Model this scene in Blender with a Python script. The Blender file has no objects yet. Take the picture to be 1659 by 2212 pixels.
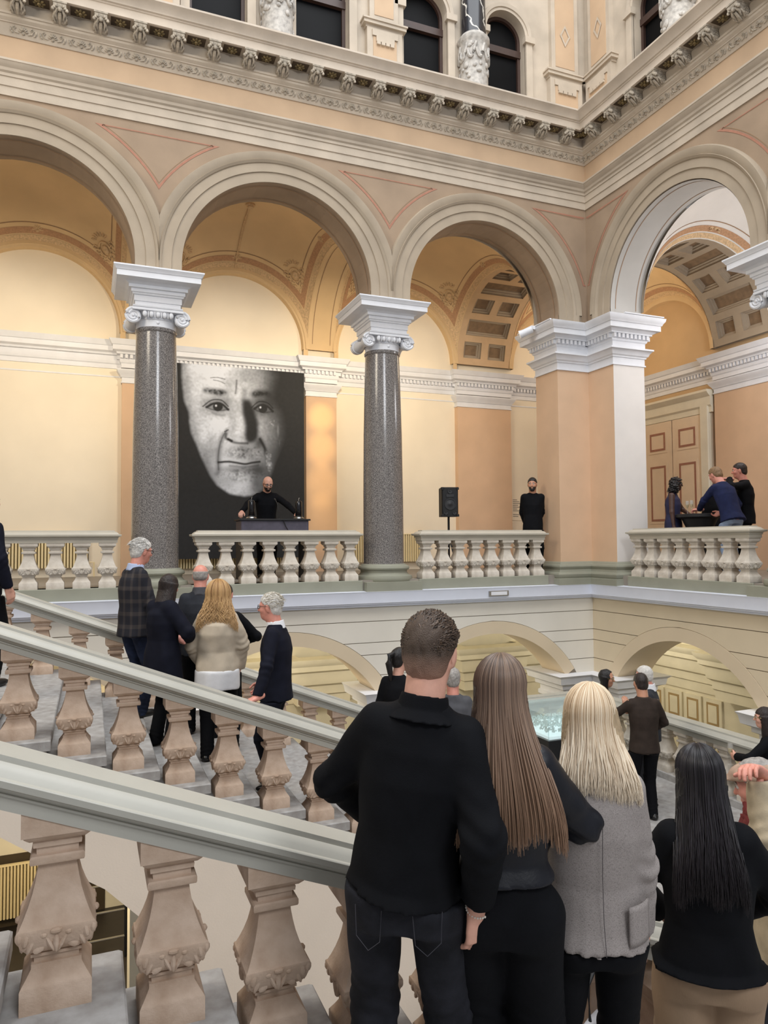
import bpy, bmesh, math, random
import numpy as np
from mathutils import Vector, Matrix
random.seed(7); rng = np.random.default_rng(7)
sc = bpy.context.scene
COL = sc.collection
PI = math.pi

# ------------------------------------------------------------------ camera, world, lights, exposure
F_PX, YAW, PITCH, ROLL = 1570.4, 0.384776, 0.041345, -0.0077275
CAM = Vector((-8.8328, -11.3215, 0.76))
def cam_axes():
    f = Vector((math.sin(YAW)*math.cos(PITCH), math.cos(YAW)*math.cos(PITCH), math.sin(PITCH)))
    r = Vector((math.cos(YAW), -math.sin(YAW), 0)); u = r.cross(f)
    return r*math.cos(ROLL)+u*math.sin(ROLL), -r*math.sin(ROLL)+u*math.cos(ROLL), f
_r, _u, _f = cam_axes()
cd = bpy.data.cameras.new('camera'); cam = bpy.data.objects.new('camera', cd); COL.objects.link(cam)
cd.sensor_fit = 'HORIZONTAL'; cd.sensor_width = 36.0; cd.lens = 36.0*F_PX/1659.0
cd.clip_start = 0.05; cd.clip_end = 200
cam.matrix_world = Matrix(((_r.x, _u.x, -_f.x, CAM.x), (_r.y, _u.y, -_f.y, CAM.y), (_r.z, _u.z, -_f.z, CAM.z), (0, 0, 0, 1)))
sc.camera = cam
sc.view_settings.view_transform = 'Standard'; sc.view_settings.look = 'None'
sc.view_settings.gamma = 1.0; sc.view_settings.use_curve_mapping = False
sc.view_settings.exposure = 0.0
w = bpy.data.worlds.new('world'); sc.world = w; w.use_nodes = True
bg = w.node_tree.nodes['Background']; bg.inputs[0].default_value = (0.93, 0.95, 1.0, 1); bg.inputs[1].default_value = 0.42

def light(name, kind, loc, energy, col, target=None, size=1.0, spot=1.2, blend=0.8, sy=None):
    ld = bpy.data.lights.new(name, kind); ld.energy = energy; ld.color = col
    if kind == 'AREA':
        ld.size = size
        if sy: ld.shape = 'RECTANGLE'; ld.size_y = sy
    elif kind == 'SPOT': ld.spot_size = spot; ld.spot_blend = blend; ld.shadow_soft_size = size
    else: ld.shadow_soft_size = size
    o = bpy.data.objects.new(name, ld); COL.objects.link(o); o.location = loc
    if target is not None:
        o.rotation_euler = (Vector(target)-Vector(loc)).to_track_quat('-Z', 'Y').to_euler()
    return o
WARM = (1.0, 0.70, 0.36); SOFT = (1.0, 0.83, 0.62); NEUT = (1.0, 0.97, 0.93)
# glazed atrium ceiling, high above
light('atrium_laylight', 'AREA', (-5.2, -7.0, 15.5), 2100, (0.94, 0.97, 1.0), (-4.6, -5.2, 0), 11, sy=11)
# hall floods: cool from behind the viewer, warm from the left end of the hall
light('hall_flood', 'AREA', (-6.5, -17.0, 8.0), 620, (0.93, 0.96, 1.0), (-4.5, -1.0, 2.0), 3.5)
light('hall_flood', 'AREA', (-15.0, -6.0, 8.0), 420, (1.0, 0.88, 0.70), (-1.0, -3.5, 4.5), 3.0)
light('hall_flood', 'SPOT', (-3.6, -10.5, 12.5), 520, (1.0, 0.9, 0.72), (0.2, -0.8, 9.6), 0.15, 0.5, 0.7)
# warm gallery spotlights on the arcade's inner side, aimed at the long wall
GW = (1.0, 0.84, 0.61)
for x, tx, e in ((-9.6, -10.2, 250), (-6.8, -7.2, 170), (-4.6, -4.2, 235), (-3.0, -2.4, 200), (-1.3, -0.2, 34)):
    light('gallery_spot', 'SPOT', (x, 0.95, 4.62), e, GW, (tx, 4.1, 3.9), 0.06, 2.1, 0.9)
for tz in (1.2, 2.0, 2.8, 3.5):
    light('gallery_spot', 'SPOT', (-4.1, 0.95, 4.6), 330, (1.0, .68, .24), (-4.12, 4.0, tz), 0.04, 0.24, 1.0)
light('corner_glow', 'POINT', (2.3, 2.4, 5.6), 52, GW, None, 0.4)
light('side_gallery_fill', 'POINT', (2.3, -2.6, 4.6), 150, (.97, .97, 1.0), None, 0.5)  # added point light, stands in for atrium light on the side vault
# lamps of the storey below
for x, y in ((-2.4, 1.9), (-5.6, 1.9), (2.3, -2.2), (2.3, 2.0)):
    light('lower_lamp', 'POINT', (x, y, -1.25), 60, (1, .93, .76), None, 0.25)
light('lower_lamp', 'POINT', (-9.6, 1.2, -3.6), 210, (1, .8, .5), None, 0.3)

# ------------------------------------------------------------------ helpers
def lin(c):
    return tuple((v/12.92 if v <= .04045 else ((v+.055)/1.055)**2.4) for v in [k/255 for k in c])
_mats = {}
def mat(name, c, rough=.6, var=.08, scale=6.0, bump=.0, bscale=60.0, metal=0.0, c2=None, stretch=None, spec=None, emit=0.0, dist=0.02):
    if name in _mats: return _mats[name]
    m = bpy.data.materials.new(name); m.use_nodes = True; nt = m.node_tree; N = nt.nodes; L = nt.links
    b = N['Principled BSDF']; b.inputs['Roughness'].default_value = rough; b.inputs['Metallic'].default_value = metal
    if spec is not None: b.inputs['Specular IOR Level'].default_value = spec
    a = lin(c); d = lin(c2) if c2 else tuple(v*(1-var*2.2) for v in a)
    tc = N.new('ShaderNodeTexCoord'); mp = N.new('ShaderNodeMapping'); L.new(tc.outputs['Object'], mp.inputs[0])
    if stretch: mp.inputs['Scale'].default_value = stretch
    n = N.new('ShaderNodeTexNoise'); n.inputs['Scale'].default_value = scale; n.inputs['Detail'].default_value = 5
    L.new(mp.outputs[0], n.inputs['Vector'])
    r = N.new('ShaderNodeValToRGB'); r.color_ramp.elements[0].position = .32; r.color_ramp.elements[1].position = .68
    r.color_ramp.elements[0].color = (*d, 1); r.color_ramp.elements[1].color = (*a, 1)
    L.new(n.outputs[0], r.inputs[0]); L.new(r.outputs[0], b.inputs['Base Color'])
    if bump:
        n2 = N.new('ShaderNodeTexNoise'); n2.inputs['Scale'].default_value = bscale; n2.inputs['Detail'].default_value = 4
        L.new(mp.outputs[0], n2.inputs['Vector'])
        bp = N.new('ShaderNodeBump'); bp.inputs['Strength'].default_value = bump; bp.inputs['Distance'].default_value = dist
        L.new(n2.outputs[0], bp.inputs['Height']); L.new(bp.outputs[0], b.inputs['Normal'])
    if emit:
        b.inputs['Emission Color'].default_value = (*a, 1); b.inputs['Emission Strength'].default_value = emit
    _mats[name] = m
    return m
def mat_attr(name, rough=.6, mul=(1, 1, 1), bump=0.0, bscale=200.0, spec=None, stretch=None):
    if name in _mats: return _mats[name]
    m = bpy.data.materials.new(name); m.use_nodes = True; N = m.node_tree.nodes; L = m.node_tree.links
    b = N['Principled BSDF']; b.inputs['Roughness'].default_value = rough
    if spec is not None: b.inputs['Specular IOR Level'].default_value = spec
    a = N.new('ShaderNodeAttribute'); a.attribute_name = 'Col'
    L.new(a.outputs['Color'], b.inputs['Base Color'])
    if bump:
        tc = N.new('ShaderNodeTexCoord'); mp = N.new('ShaderNodeMapping'); L.new(tc.outputs['Object'], mp.inputs[0])
        if stretch: mp.inputs['Scale'].default_value = stretch
        n = N.new('ShaderNodeTexNoise'); n.inputs['Scale'].default_value = bscale; L.new(mp.outputs[0], n.inputs['Vector'])
        bp = N.new('ShaderNodeBump'); bp.inputs['Strength'].default_value = bump; bp.inputs['Distance'].default_value = .01
        L.new(n.outputs[0], bp.inputs['Height']); L.new(bp.outputs[0], b.inputs['Normal'])
    _mats[name] = m
    return m
def mat_glass(name, c=(235, 245, 240), rough=.02, ior=1.45, alpha=.16):
    if name in _mats: return _mats[name]
    m = bpy.data.materials.new(name); m.use_nodes = True; N = m.node_tree.nodes; L = m.node_tree.links
    b = N['Principled BSDF']; b.inputs['Base Color'].default_value = (*lin(c), 1); b.inputs['Roughness'].default_value = rough
    tr = N.new('ShaderNodeBsdfTransparent'); mx = N.new('ShaderNodeMixShader'); mx.inputs[0].default_value = alpha
    tr.inputs[0].default_value = (*lin(c), 1)
    L.new(tr.outputs[0], mx.inputs[1]); L.new(b.outputs[0], mx.inputs[2]); L.new(mx.outputs[0], N['Material Output'].inputs[0])
    _mats[name] = m
    return m

def tag(o, label=None, cat=None, group=None, kind=None):
    if label: o['label'] = label
    if cat: o['category'] = cat
    if group: o['group'] = group
    if kind: o['kind'] = kind
    return o
def empty(name, loc=(0, 0, 0), parent=None, rz=0.0, **k):
    o = bpy.data.objects.new(name, None); COL.objects.link(o); o.location = loc; o.rotation_euler = (0, 0, rz)
    o.empty_display_size = .1
    if parent: o.parent = parent
    return tag(o, **k)
class MB:
    def __init__(s): s.v = []; s.f = []; s.m = []; s.mi = 0
    def add(s, vs, fs):
        b = len(s.v); s.v += [tuple(map(float, p)) for p in vs]; s.f += [tuple(i+b for i in q) for q in fs]; s.m += [s.mi]*len(fs); return s
    def box(s, x0, x1, y0, y1, z0, z1):
        return s.add([(x0,y0,z0),(x1,y0,z0),(x1,y1,z0),(x0,y1,z0),(x0,y0,z1),(x1,y0,z1),(x1,y1,z1),(x0,y1,z1)],
                     [(0,3,2,1),(4,5,6,7),(0,1,5,4),(1,2,6,5),(2,3,7,6),(3,0,4,7)])
    def bbox(s, x0, x1, y0, y1, z0, z1, b):
        # box with bevelled vertical and top edges
        pts = lambda i: [(x0+i+b,y0+i),(x1-i-b,y0+i),(x1-i,y0+i+b),(x1-i,y1-i-b),(x1-i-b,y1-i),(x0+i+b,y1-i),(x0+i,y1-i-b),(x0+i,y0+i+b)]
        return s.loft([[(*p, z0) for p in pts(0)], [(*p, z1-b) for p in pts(0)], [(*p, z1) for p in pts(b)]], True, True)
    def loft(s, rings, cap0=False, cap1=False, closed=True):
        n = len(rings[0]); b = len(s.v)
        for r in rings: s.v += [tuple(map(float, p)) for p in r]
        for i in range(len(rings)-1):
            for j in range(n if closed else n-1):
                k = (j+1) % n
                s.f.append((b+i*n+j, b+i*n+k, b+(i+1)*n+k, b+(i+1)*n+j)); s.m.append(s.mi)
        if cap0: s.f.append(tuple(b+j for j in range(n))[::-1]); s.m.append(s.mi)
        if cap1: s.f.append(tuple(b+(len(rings)-1)*n+j for j in range(n))); s.m.append(s.mi)
        return s
    def lathe(s, prof, seg=32, c=(0, 0, 0), cap=True):
        return s.loft([[(c[0]+r*math.cos(2*PI*j/seg), c[1]+r*math.sin(2*PI*j/seg), c[2]+z) for j in range(seg)] for r, z in prof], cap, cap)
    def sq(s, prof, c=(0, 0, 0), asp=1.0):
        return s.loft([[(c[0]-h, c[1]-h*asp, c[2]+z), (c[0]+h, c[1]-h*asp, c[2]+z), (c[0]+h, c[1]+h*asp, c[2]+z), (c[0]-h, c[1]+h*asp, c[2]+z)] for h, z in prof], True, True)
    def tube(s, pts, r, seg=8, cap=True):
        pts = [Vector(p) for p in pts]; R = []
        rr = r if isinstance(r, (list, tuple)) else [r]*len(pts)
        up = Vector((0, 0, 1))
        for i, p in enumerate(pts):
            t = (pts[min(i+1, len(pts)-1)]-pts[max(i-1, 0)]).normalized()
            a = t.cross(up if abs(t.z) < .95 else Vector((1, 0, 0))).normalized(); b2 = t.cross(a)
            R.append([p+(a*math.cos(2*PI*j/seg)+b2*math.sin(2*PI*j/seg))*rr[i] for j in range(seg)])
        return s.loft(R, cap, cap)
    def ell(s, c, r, nu=10, nv=6, M=None):
        R = []
        for i in range(1, nv):
            th = PI*i/nv
            R.append([(r[0]*math.sin(th)*math.cos(2*PI*j/nu), r[1]*math.sin(th)*math.sin(2*PI*j/nu), r[2]*math.cos(th)) for j in range(nu)])
        vs = [p for q in R for p in q]+[(0, 0, r[2]), (0, 0, -r[2])]
        if M is not None: vs = [M @ Vector(p) for p in vs]
        vs = [(p[0]+c[0], p[1]+c[1], p[2]+c[2]) for p in vs]
        fs = [(i*nu+j, (i+1)*nu+j, (i+1)*nu+(j+1) % nu, i*nu+(j+1) % nu) for i in range(nv-2) for j in range(nu)]
        t = (nv-1)*nu
        fs += [(t, j, (j+1) % nu) for j in range(nu)]+[(t+1, (nv-2)*nu+(j+1) % nu, (nv-2)*nu+j) for j in range(nu)]
        return s.add(vs, fs)
    def path(s, pts, prof, closed=False, cap=True):
        # sweep (offset to the right of travel, z) profile along a 2D polyline with mitred corners
        n = len(pts); R = []
        for i, p in enumerate(pts):
            p = Vector(p)
            def nrm(a, b):
                d = (Vector(b)-Vector(a)).normalized(); return Vector((d.y, -d.x))
            if closed or 0 < i < n-1:
                n1 = nrm(pts[i-1], p); n2 = nrm(p, pts[(i+1) % n]); m = n1+n2; m = m/max(m.dot(n1), .15)
            elif i == 0: m = nrm(p, pts[1])
            else: m = nrm(pts[i-1], p)
            R.append([(p.x+m.x*o, p.y+m.y*o, z) for o, z in prof])
        if closed: R.append(R[0])
        k = len(prof); b = len(s.v)
        for r in R: s.v += r
        for i in range(len(R)-1):
            for j in range(k-1):
                s.f.append((b+i*k+j, b+(i+1)*k+j, b+(i+1)*k+j+1, b+i*k+j+1)); s.m.append(s.mi)
        if cap and not closed:
            s.f.append(tuple(b+j for j in range(k))); s.m.append(s.mi)
            s.f.append(tuple(b+(len(R)-1)*k+j for j in range(k))[::-1]); s.m.append(s.mi)
        return s
    def mesh(s, name, mats, smooth=None):
        me = bpy.data.meshes.new(name); me.from_pydata(s.v, [], s.f)
        mats = mats if isinstance(mats, (list, tuple)) else [mats]
        for m in mats: me.materials.append(m)
        if len(mats) > 1: me.polygons.foreach_set('material_index', s.m)
        bm = bmesh.new(); bm.from_mesh(me); bmesh.ops.recalc_face_normals(bm, faces=bm.faces); bm.to_mesh(me); bm.free()
        if smooth is not None:
            me.polygons.foreach_set('use_smooth', [True]*len(me.polygons)); me.set_sharp_from_angle(angle=math.radians(smooth))
        me.update()
        return me
    def build(s, name, mats, parent=None, smooth=None, loc=(0, 0, 0), **k):
        o = bpy.data.objects.new(name, s.mesh(name, mats, smooth)); COL.objects.link(o); o.location = loc
        if parent: o.parent = parent
        return tag(o, **k)
def put(me, name, parent, loc=(0, 0, 0), rz=0.0, M=None, **k):
    o = bpy.data.objects.new(name, me); COL.objects.link(o)
    if parent: o.parent = parent
    if M is not None: o.matrix_local = M
    else: o.location = loc; o.rotation_euler = (0, 0, rz)
    return tag(o, **k)
# side mapping: u = distance from the atrium corner along the wall, v = depth behind the wall face
def T(s, u, v, z): return (-u, v, z) if s == 'A' else (v, -u, z)
def MT(s): return Matrix(((-1, 0, 0, 0), (0, 1, 0, 0), (0, 0, 1, 0), (0, 0, 0, 1))) if s == 'A' else Matrix(((0, 1, 0, 0), (-1, 0, 0, 0), (0, 0, 1, 0), (0, 0, 0, 1)))

# ------------------------------------------------------------------ materials
M_SPAN = mat('plaster_taupe', (160, 138, 115), .8, .09, 1.6, .08, 40)
M_ARCH = mat('archivolt_grey', (168, 153, 133), .75, .06, 2.5, .05, 40)
M_ENT = mat('entablature_stone', (190, 176, 158), .75, .09, 2.2, .08, 40)
M_ENT_LIT = mat('entablature_stone_lit', (214, 200, 183), .75, .09, 2.2, .08, 40)  # paler entablature stone; the light from above is put into its colour
M_DRUM = mat('carved_drum', (192, 186, 178), .7, .2, 14, .2, 50)
M_LEDGE = mat('ledge_white', (222, 226, 238), .5, .02, 4)
M_FRZ = mat('frieze_tan', (192, 164, 134), .8, .07, 1.4, .05, 40)
M_ORN = mat('ornament_stone', (196, 184, 166), .8, .25, 18, .2, 60)
M_ROS = mat('rosette_bronze', (150, 130, 88), .7, .3, 25, .3, 60)
M_DARK = mat('coffer_dark', (86, 70, 52), .85, .15, 8)
M_WHITE = mat('painted_white', (228, 229, 233), .55, .03, 5, .02, 50)
M_CREAM = mat('cream_wall', (242, 230, 208), .75, .03, 1.2, .03, 60)
M_PEACH = mat('peach_pilaster', (218, 184, 152), .75, .04, 2, .03, 60)
M_VAULT = mat('vault_ochre', (222, 192, 148), .8, .05, 1.5, .03, 60)
M_VAULTW = mat('vault_pale', (224, 220, 214), .8, .05, 1.5, .03, 60)
M_BAND = mat('painted_band', (192, 150, 114), .8, .12, 30)
M_BANDL = mat('painted_relief', (222, 190, 148), .75, .15, 30, .1, 50)
M_TERRA = mat('terracotta_line', (172, 122, 100), .8, .08, 12)
M_LINE = mat('thin_line', (158, 126, 96), .8, .08, 12)
M_SAGE = mat('sage_plinth', (150, 150, 134), .6, .05, 3, .03, 60)
M_LOW = mat('lower_wall', (226, 220, 208), .75, .03, 1.5, .03, 60)
M_LOWARCH = mat('lower_arch', (216, 198, 170), .75, .03, 1.5, .03, 60)
M_JOINT = mat('joint_dark', (150, 138, 122), .9, .05, 6)
M_LOWY = mat('lower_yellow', (232, 196, 112), .8, .04, 2)
M_LOWC = mat('lower_cream', (234, 226, 204), .7, .04, 3)
M_STAIRW = mat('stair_wall', (243, 230, 214), .85, .03, 1.5, .05, 60)
M_STONE = mat('baluster_stone', (205, 182, 162), .8, .12, 9, .35, 90, c2=(176, 150, 128), dist=.006)
M_STONEG = mat('gallery_baluster_stone', (212, 204, 192), .8, .12, 9, .2, 80, c2=(186, 176, 162), dist=.006)
M_RAIL = mat('handrail_grey', (182, 180, 170), .42, .05, 3, .03, 60)
M_RAILB = mat('gallery_rail', (190, 183, 168), .5, .05, 3, .03, 60)
M_TREAD = mat('tread_stone', (176, 174, 172), .75, .12, 12, .2, 120, c2=(148, 144, 140), dist=.006)
M_FLOOR = mat('stone_floor', (150, 142, 132), .5, .08, 4)
M_DFLOOR = mat('dark_floor', (44, 38, 34), .5, .1, 5)
M_BLACK = mat('black_matt', (22, 22, 24), .6, .1, 20)
M_METAL = mat('brushed_metal', (190, 190, 188), .3, .05, 20, metal=1.0)
M_RADI = mat('radiator_cream', (240, 222, 176), .45, .03, 3)
M_WOODD = mat('window_frame_wood', (62, 42, 34), .5, .1, 6)
M_PANE = mat('dark_pane', (8, 8, 10), .5, .2, 3, spec=.1)
M_MARB = mat('black_marble', (34, 34, 40), .2, .3, 5)
def granite():
    m = bpy.data.materials.new('polished_granite'); m.use_nodes = True; N = m.node_tree.nodes; L = m.node_tree.links
    b = N['Principled BSDF']; b.inputs['Roughness'].default_value = .16
    tc = N.new('ShaderNodeTexCoord'); v = N.new('ShaderNodeTexNoise'); v.inputs['Scale'].default_value = 75; v.inputs['Detail'].default_value = 6
    L.new(tc.outputs['Object'], v.inputs['Vector'])
    r = N.new('ShaderNodeValToRGB'); e = r.color_ramp.elements
    e[0].position = .36; e[0].color = (*lin((78, 74, 72)), 1); e[1].position = .66; e[1].color = (*lin((152, 146, 141)), 1)
    k = e.new(.5); k.color = (*lin((114, 109, 106)), 1)
    L.new(v.outputs[0], r.inputs[0]); L.new(r.outputs[0], b.inputs['Base Color'])
    return m
M_GRAN = granite()
def marble():
    N = M_MARB.node_tree.nodes; L = M_MARB.node_tree.links
    tc = N.new('ShaderNodeTexCoord'); wv = N.new('ShaderNodeTexWave'); wv.inputs['Scale'].default_value = 1.2; wv.inputs['Distortion'].default_value = 14
    wv.inputs['Detail'].default_value = 4
    L.new(tc.outputs['Object'], wv.inputs['Vector']); r = N.new('ShaderNodeValToRGB'); e = r.color_ramp.elements
    e[0].position = .955; e[0].color = (*lin((30, 30, 36)), 1); e[1].position = .995; e[1].color = (*lin((205, 200, 190)), 1)
    L.new(wv.outputs[0], r.inputs[0]); L.new(r.outputs[0], N['Principled BSDF'].inputs['Base Color'])
marble()
# ------------------------------------------------------------------ the building
UC = [2.20, 6.01, 9.79, 13.6]          # arch centres (u)
RI = [1.54, 1.55, 1.55, 1.55]
RO = [2.02, 2.03, 2.03, 2.03]
UCOL = [4.12, 7.90, 11.68]             # columns (u)
ZS, ZCAP, GF = 5.02, 4.83, 0.13        # arch spring, top of imposts, gallery floor
ZLAND, ZLOW = -2.79, -6.3
TH = 0.70
UEND = {'A': 12.0, 'B': 8.0}

def arch_wall(mb, s, u0, u1, z0, z1, arches, v0, v1, n=28, back=True):
    # arches: (uc, zc, r, zspring)
    cur = u0
    def quad(a, b, c, d): mb.add([a, b, c, d], [(0, 1, 2, 3)])
    def rect(ua, ub, za, zb):
        if ub-ua < 1e-4: return
        for v in ((v0, v1) if back else (v0,)):
            quad(T(s, ua, v, za), T(s, ub, v, za), T(s, ub, v, zb), T(s, ua, v, zb))
    for uc, zc, r, zs in arches:
        a0 = math.asin(max(-1, min(1, (zs-zc)/r))); hw = r*math.cos(a0)
        rect(cur, uc-hw, z0, z1)
        P = [(uc-hw, z0)]+[(uc-r*math.cos(a0+(PI-2*a0)*i/n), zc+r*math.sin(a0+(PI-2*a0)*i/n)) for i in range(n+1)]+[(uc+hw, z0)]
        for i in range(len(P)-1):
            (ua, za), (ub, zb) = P[i], P[i+1]
            quad(T(s, ua, v0, za), T(s, ub, v0, zb), T(s, ub, v1, zb), T(s, ua, v1, za))
            if 0 < i < len(P)-2:
                for v in ((v0, v1) if back else (v0,)):
                    quad(T(s, ua, v, za), T(s, ub, v, zb), T(s, ub, v, z1), T(s, ua, v, z1))
        cur = uc+hw
    rect(cur, u1, z0, z1)
def arc_band(mb, s, uc, zc, prof, a0=0.0, a1=PI, n=40, lim=None):
    # prof: list of (r, v); swept over the arc
    cl = (lambda q: q) if lim is None else (lambda q: max(lim[0], min(lim[1], q)))
    R = [[T(s, cl(uc-r*math.cos(a0+(a1-a0)*i/n)), v, zc+r*math.sin(a0+(a1-a0)*i/n)) for r, v in prof] for i in range(n+1)]
    mb.loft(R, closed=False)

SIDE = {'A': 'back', 'B': 'right'}
walls = {}
for s in 'AB':
    ue = UEND[s]
    arches = [(UC[i], ZS, RI[i], ZS) for i in range(4) if UC[i]-RI[i] < ue-.3 and UC[i]+RI[i] <= ue+1.7]
    if s == 'A': ue = 11.68
    mb = MB(); arch_wall(mb, s, 0.0, ue, ZCAP, 7.2, [a for a in arches if a[0]+a[2] <= ue+.01], 0.0, TH)
    wl = mb.build('wall_'+SIDE[s], M_SPAN, kind='structure'); walls[s] = wl
    for i, a in enumerate(arches):
        if a[0]+a[2] > ue: continue
        r, ro = RI[i], RO[i]; mb = MB()
        d = ro-r; lim = (.02 if i == 0 else (UC[i-1]+UC[i])/2, (UC[i]+UC[i+1])/2)
        arc_band(mb, s, a[0], ZS, [(r, .01), (r, -.025), (r+.11*d/.35, -.025), (r+.115*d/.35, -.045), (r+.215*d/.35, -.045), (r+.22*d/.35, -.062),
                                   (r+.245*d/.35, -.085), (r+.25*d/.35, -.07), (r+.29*d/.35, -.095), (r+.335*d/.35, -.10), (ro, -.055), (ro, .01)], n=72, lim=lim)
        # stilt down to the impost
        for sg in (-1, 1):
            R = [[T(s, max(lim[0], min(lim[1], a[0]+sg*q)), v, z) for q, v in [(r, .01), (r, -.025), (r+.11*d/.35, -.025), (r+.115*d/.35, -.045), (r+.215*d/.35, -.045), (r+.22*d/.35, -.062), (r+.245*d/.35, -.085), (r+.29*d/.35, -.095), (ro, -.055), (ro, .01)]] for z in (ZCAP, ZS)]
            mb.loft(R, closed=False)
        mb.build('archivolt', M_ARCH, wl, 30)
        if s == 'B':
            mb = MB(); arc_band(mb, s, a[0], ZS, [(r-.014, .0), (r-.014, TH)], n=56)
            for sg in (-1, 1): mb.loft([[T(s, a[0]+sg*(r-.014), v, z) for v in (0, TH)] for z in (ZCAP, ZS)], closed=False)
            mb.build('pale_soffit', mat('soffit_grey', (186, 182, 176), .8, .04, 2), wl, 30)
        # thin painted lines on the soffit
        mb = MB(); arc_band(mb, s, a[0], ZS, [(r-.018, .10), (r-.018, .115)]); arc_band(mb, s, a[0], ZS, [(r-.018, TH-.13), (r-.018, TH-.115)])
        mb.build('painted_line', M_LINE, wl)
    # terracotta triangles of the spandrels
    RT, ZT = 2.20, 6.99
    def tri(mb, pts, w):
        n = len(pts)
        for i in range(n):
            a, b, c, d = [Vector(pts[k % n]) for k in (i-1, i, i+1, i+2)]
            if abs(b.x-.02) < 1e-4 and abs(c.x-.02) < 1e-4: continue
            def off(p, q, r_):
                t1 = (q-p).normalized(); t2 = (r_-q).normalized()
                n1 = Vector((-t1.y, t1.x)); n2 = Vector((-t2.y, t2.x)); m = n1+n2; return m/max(m.dot(n1), .25)
            m1, m2 = off(a, b, c), off(b, c, d)
            q = [(b+m1*w[0]), (c+m2*w[0]), (c+m2*w[1]), (b+m1*w[1])]
            mb.add([T(s, p.x, -.004, p.y) for p in q], [(0, 1, 2, 3)])
    spans = [(0, 1), (1, 2)] if s == 'A' else [(0, 1)]
    polys = []
    for i, j in spans:
        c1, c2 = UC[i], UC[j]; ap = (c1+c2)/2
        a_top1 = math.acos(min(1, (ZT-ZS)/RT)); apx = math.asin(min(1, (ap-c1)/RT))
        L1 = [(c1+RT*math.sin(t), ZS+RT*math.cos(t)) for t in np.linspace(a_top1, apx, 14)]
        L2 = [(c2-RT*math.sin(t), ZS+RT*math.cos(t)) for t in np.linspace(apx, a_top1, 14)][1:]
        polys.append(L1+L2)
    c1 = UC[0]; a_top = math.acos((ZT-ZS)/RT); a_e = math.asin((c1-.09)/RT)
    L2 = [(c1-RT*math.sin(t), ZS+RT*math.cos(t)) for t in np.linspace(a_e, a_top, 14)]
    polys.append([(0.0, ZT)]+[(0.0, L2[0][1])]+L2 if False else [(0.02, ZT), (0.02, L2[0][1])]+L2)
    for p in polys:
        mb = MB(); tri(mb, p, (0.0, .034)); mb.build('spandrel_line', M_TERRA, wl)
        mb = MB(); tri(mb, p, (.050, .058)); mb.build('spandrel_fine_line', M_LINE, wl)
# entablature, one continuous run round the corner
PTH = [(-12.0, 0), (0, 0), (0, -8.0)]
ent = empty('trim_1', kind='structure')
MB().path(PTH, [(-.05, 7.13), (.02, 7.13), (.02, 7.26), (.035, 7.265), (.035, 7.39), (.05, 7.395), (.05, 7.44), (.075, 7.46), (.085, 7.5), (.12, 7.53), (.14, 7.565), (.15, 7.57), (.15, 7.6), (.02, 7.615), (-.05, 7.615)]).build('architrave', M_ENT, ent, 30)
MB().path(PTH, [(-.05, 7.6), (.015, 7.6), (.015, 7.99), (.03, 8.0), (-.05, 8.0)]).build('frieze', M_FRZ, ent, 30)
MB().path(PTH, [(-.05, 7.99), (.03, 7.99), (.04, 8.01), (.045, 8.03), (.10, 8.135), (.115, 8.14), (.115, 8.155), (.13, 8.17), (.15, 8.19), (.15, 8.225), (.165, 8.23), (.17, 8.26), (.14, 8.265), (.14, 8.42), (.37, 8.425), (.37, 8.45), (-.05, 8.45)]).build('bed_mould', M_ENT, ent, 30)
MB().path(PTH, [(-.4, 8.43), (.37, 8.425), (.40, 8.43), (.40, 8.55), (.415, 8.555), (.42, 8.57), (.45, 8.575), (.46, 8.60), (.52, 8.65), (.565, 8.675), (.57, 8.70), (.53, 8.715), (-.4, 8.74)]).build('corona', M_ENT_LIT, ent, 30)
# modillion brackets, rosettes and palmettes
def modillion_mesh():
    mb = MB(); hw = .085
    prof = [(.15, 8.425), (.385, 8.425), (.39, 8.39), (.375, 8.36), (.34, 8.345), (.31, 8.335), (.27, 8.30), (.235, 8.265), (.19, 8.235), (.15, 8.235)]
    mb.loft([[(x, -o, z) for o, z in prof] for x in (-hw, -hw*.8, hw*.8, hw)], True, True)
    for sx in (-1, 1):
        c = Vector((sx*hw, -.20, 8.30))
        pts = [(c.x+sx*.006, c.y-.055*(1-t/14)*math.cos(t*.95), c.z+.055*(1-t/14)*math.sin(t*.95)) for t in range(13)]
        mb.tube(pts, .009, 5)
        for k in range(3): mb.ell((sx*(.05+.02*k), -.375+.01*k, 8.375-.02*k), (.026, .022, .028), 6, 4)
        mb.tube([(sx*.03, -.36, 8.34), (sx*.06, -.31, 8.30), (sx*.045, -.26, 8.25)], [.02, .022, .008], 5)
        mb.tube([(sx*.07, -.30, 8.32), (sx*.085, -.25, 8.27), (sx*.06, -.21, 8.235)], [.014, .018, .006], 5)
    mb.ell((0, -.36, 8.335), (.034, .03, .036), 7, 5); mb.tube([(0, -.33, 8.30), (0, -.27, 8.265), (0, -.20, 8.225)], [.02, .026, .01], 6)
    mb.box(-hw-.01, hw+.01, -.4, -.15, 8.405, 8.43)
    return mb.mesh('modillion', M_ORN, 40)
def rosette_mesh():
    mb = MB(); mb.ell((0, -.26, 8.405), (.03, .03, .025), 7, 4)
    for k in range(8):
        a = k*PI/4; mb.ell((.055*math.cos(a), -.26+.055*math.sin(a), 8.415), (.032, .02, .016), 6, 4, Matrix.Rotation(a, 3, 'Z'))
    return mb.mesh('rosette', M_ROS, 40)
def rosframe_mesh():
    mb = MB(); mb.box(-.135, .135, -.355, -.17, 8.418, 8.4235)
    return mb.mesh('rosette_recess', M_DARK)
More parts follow.
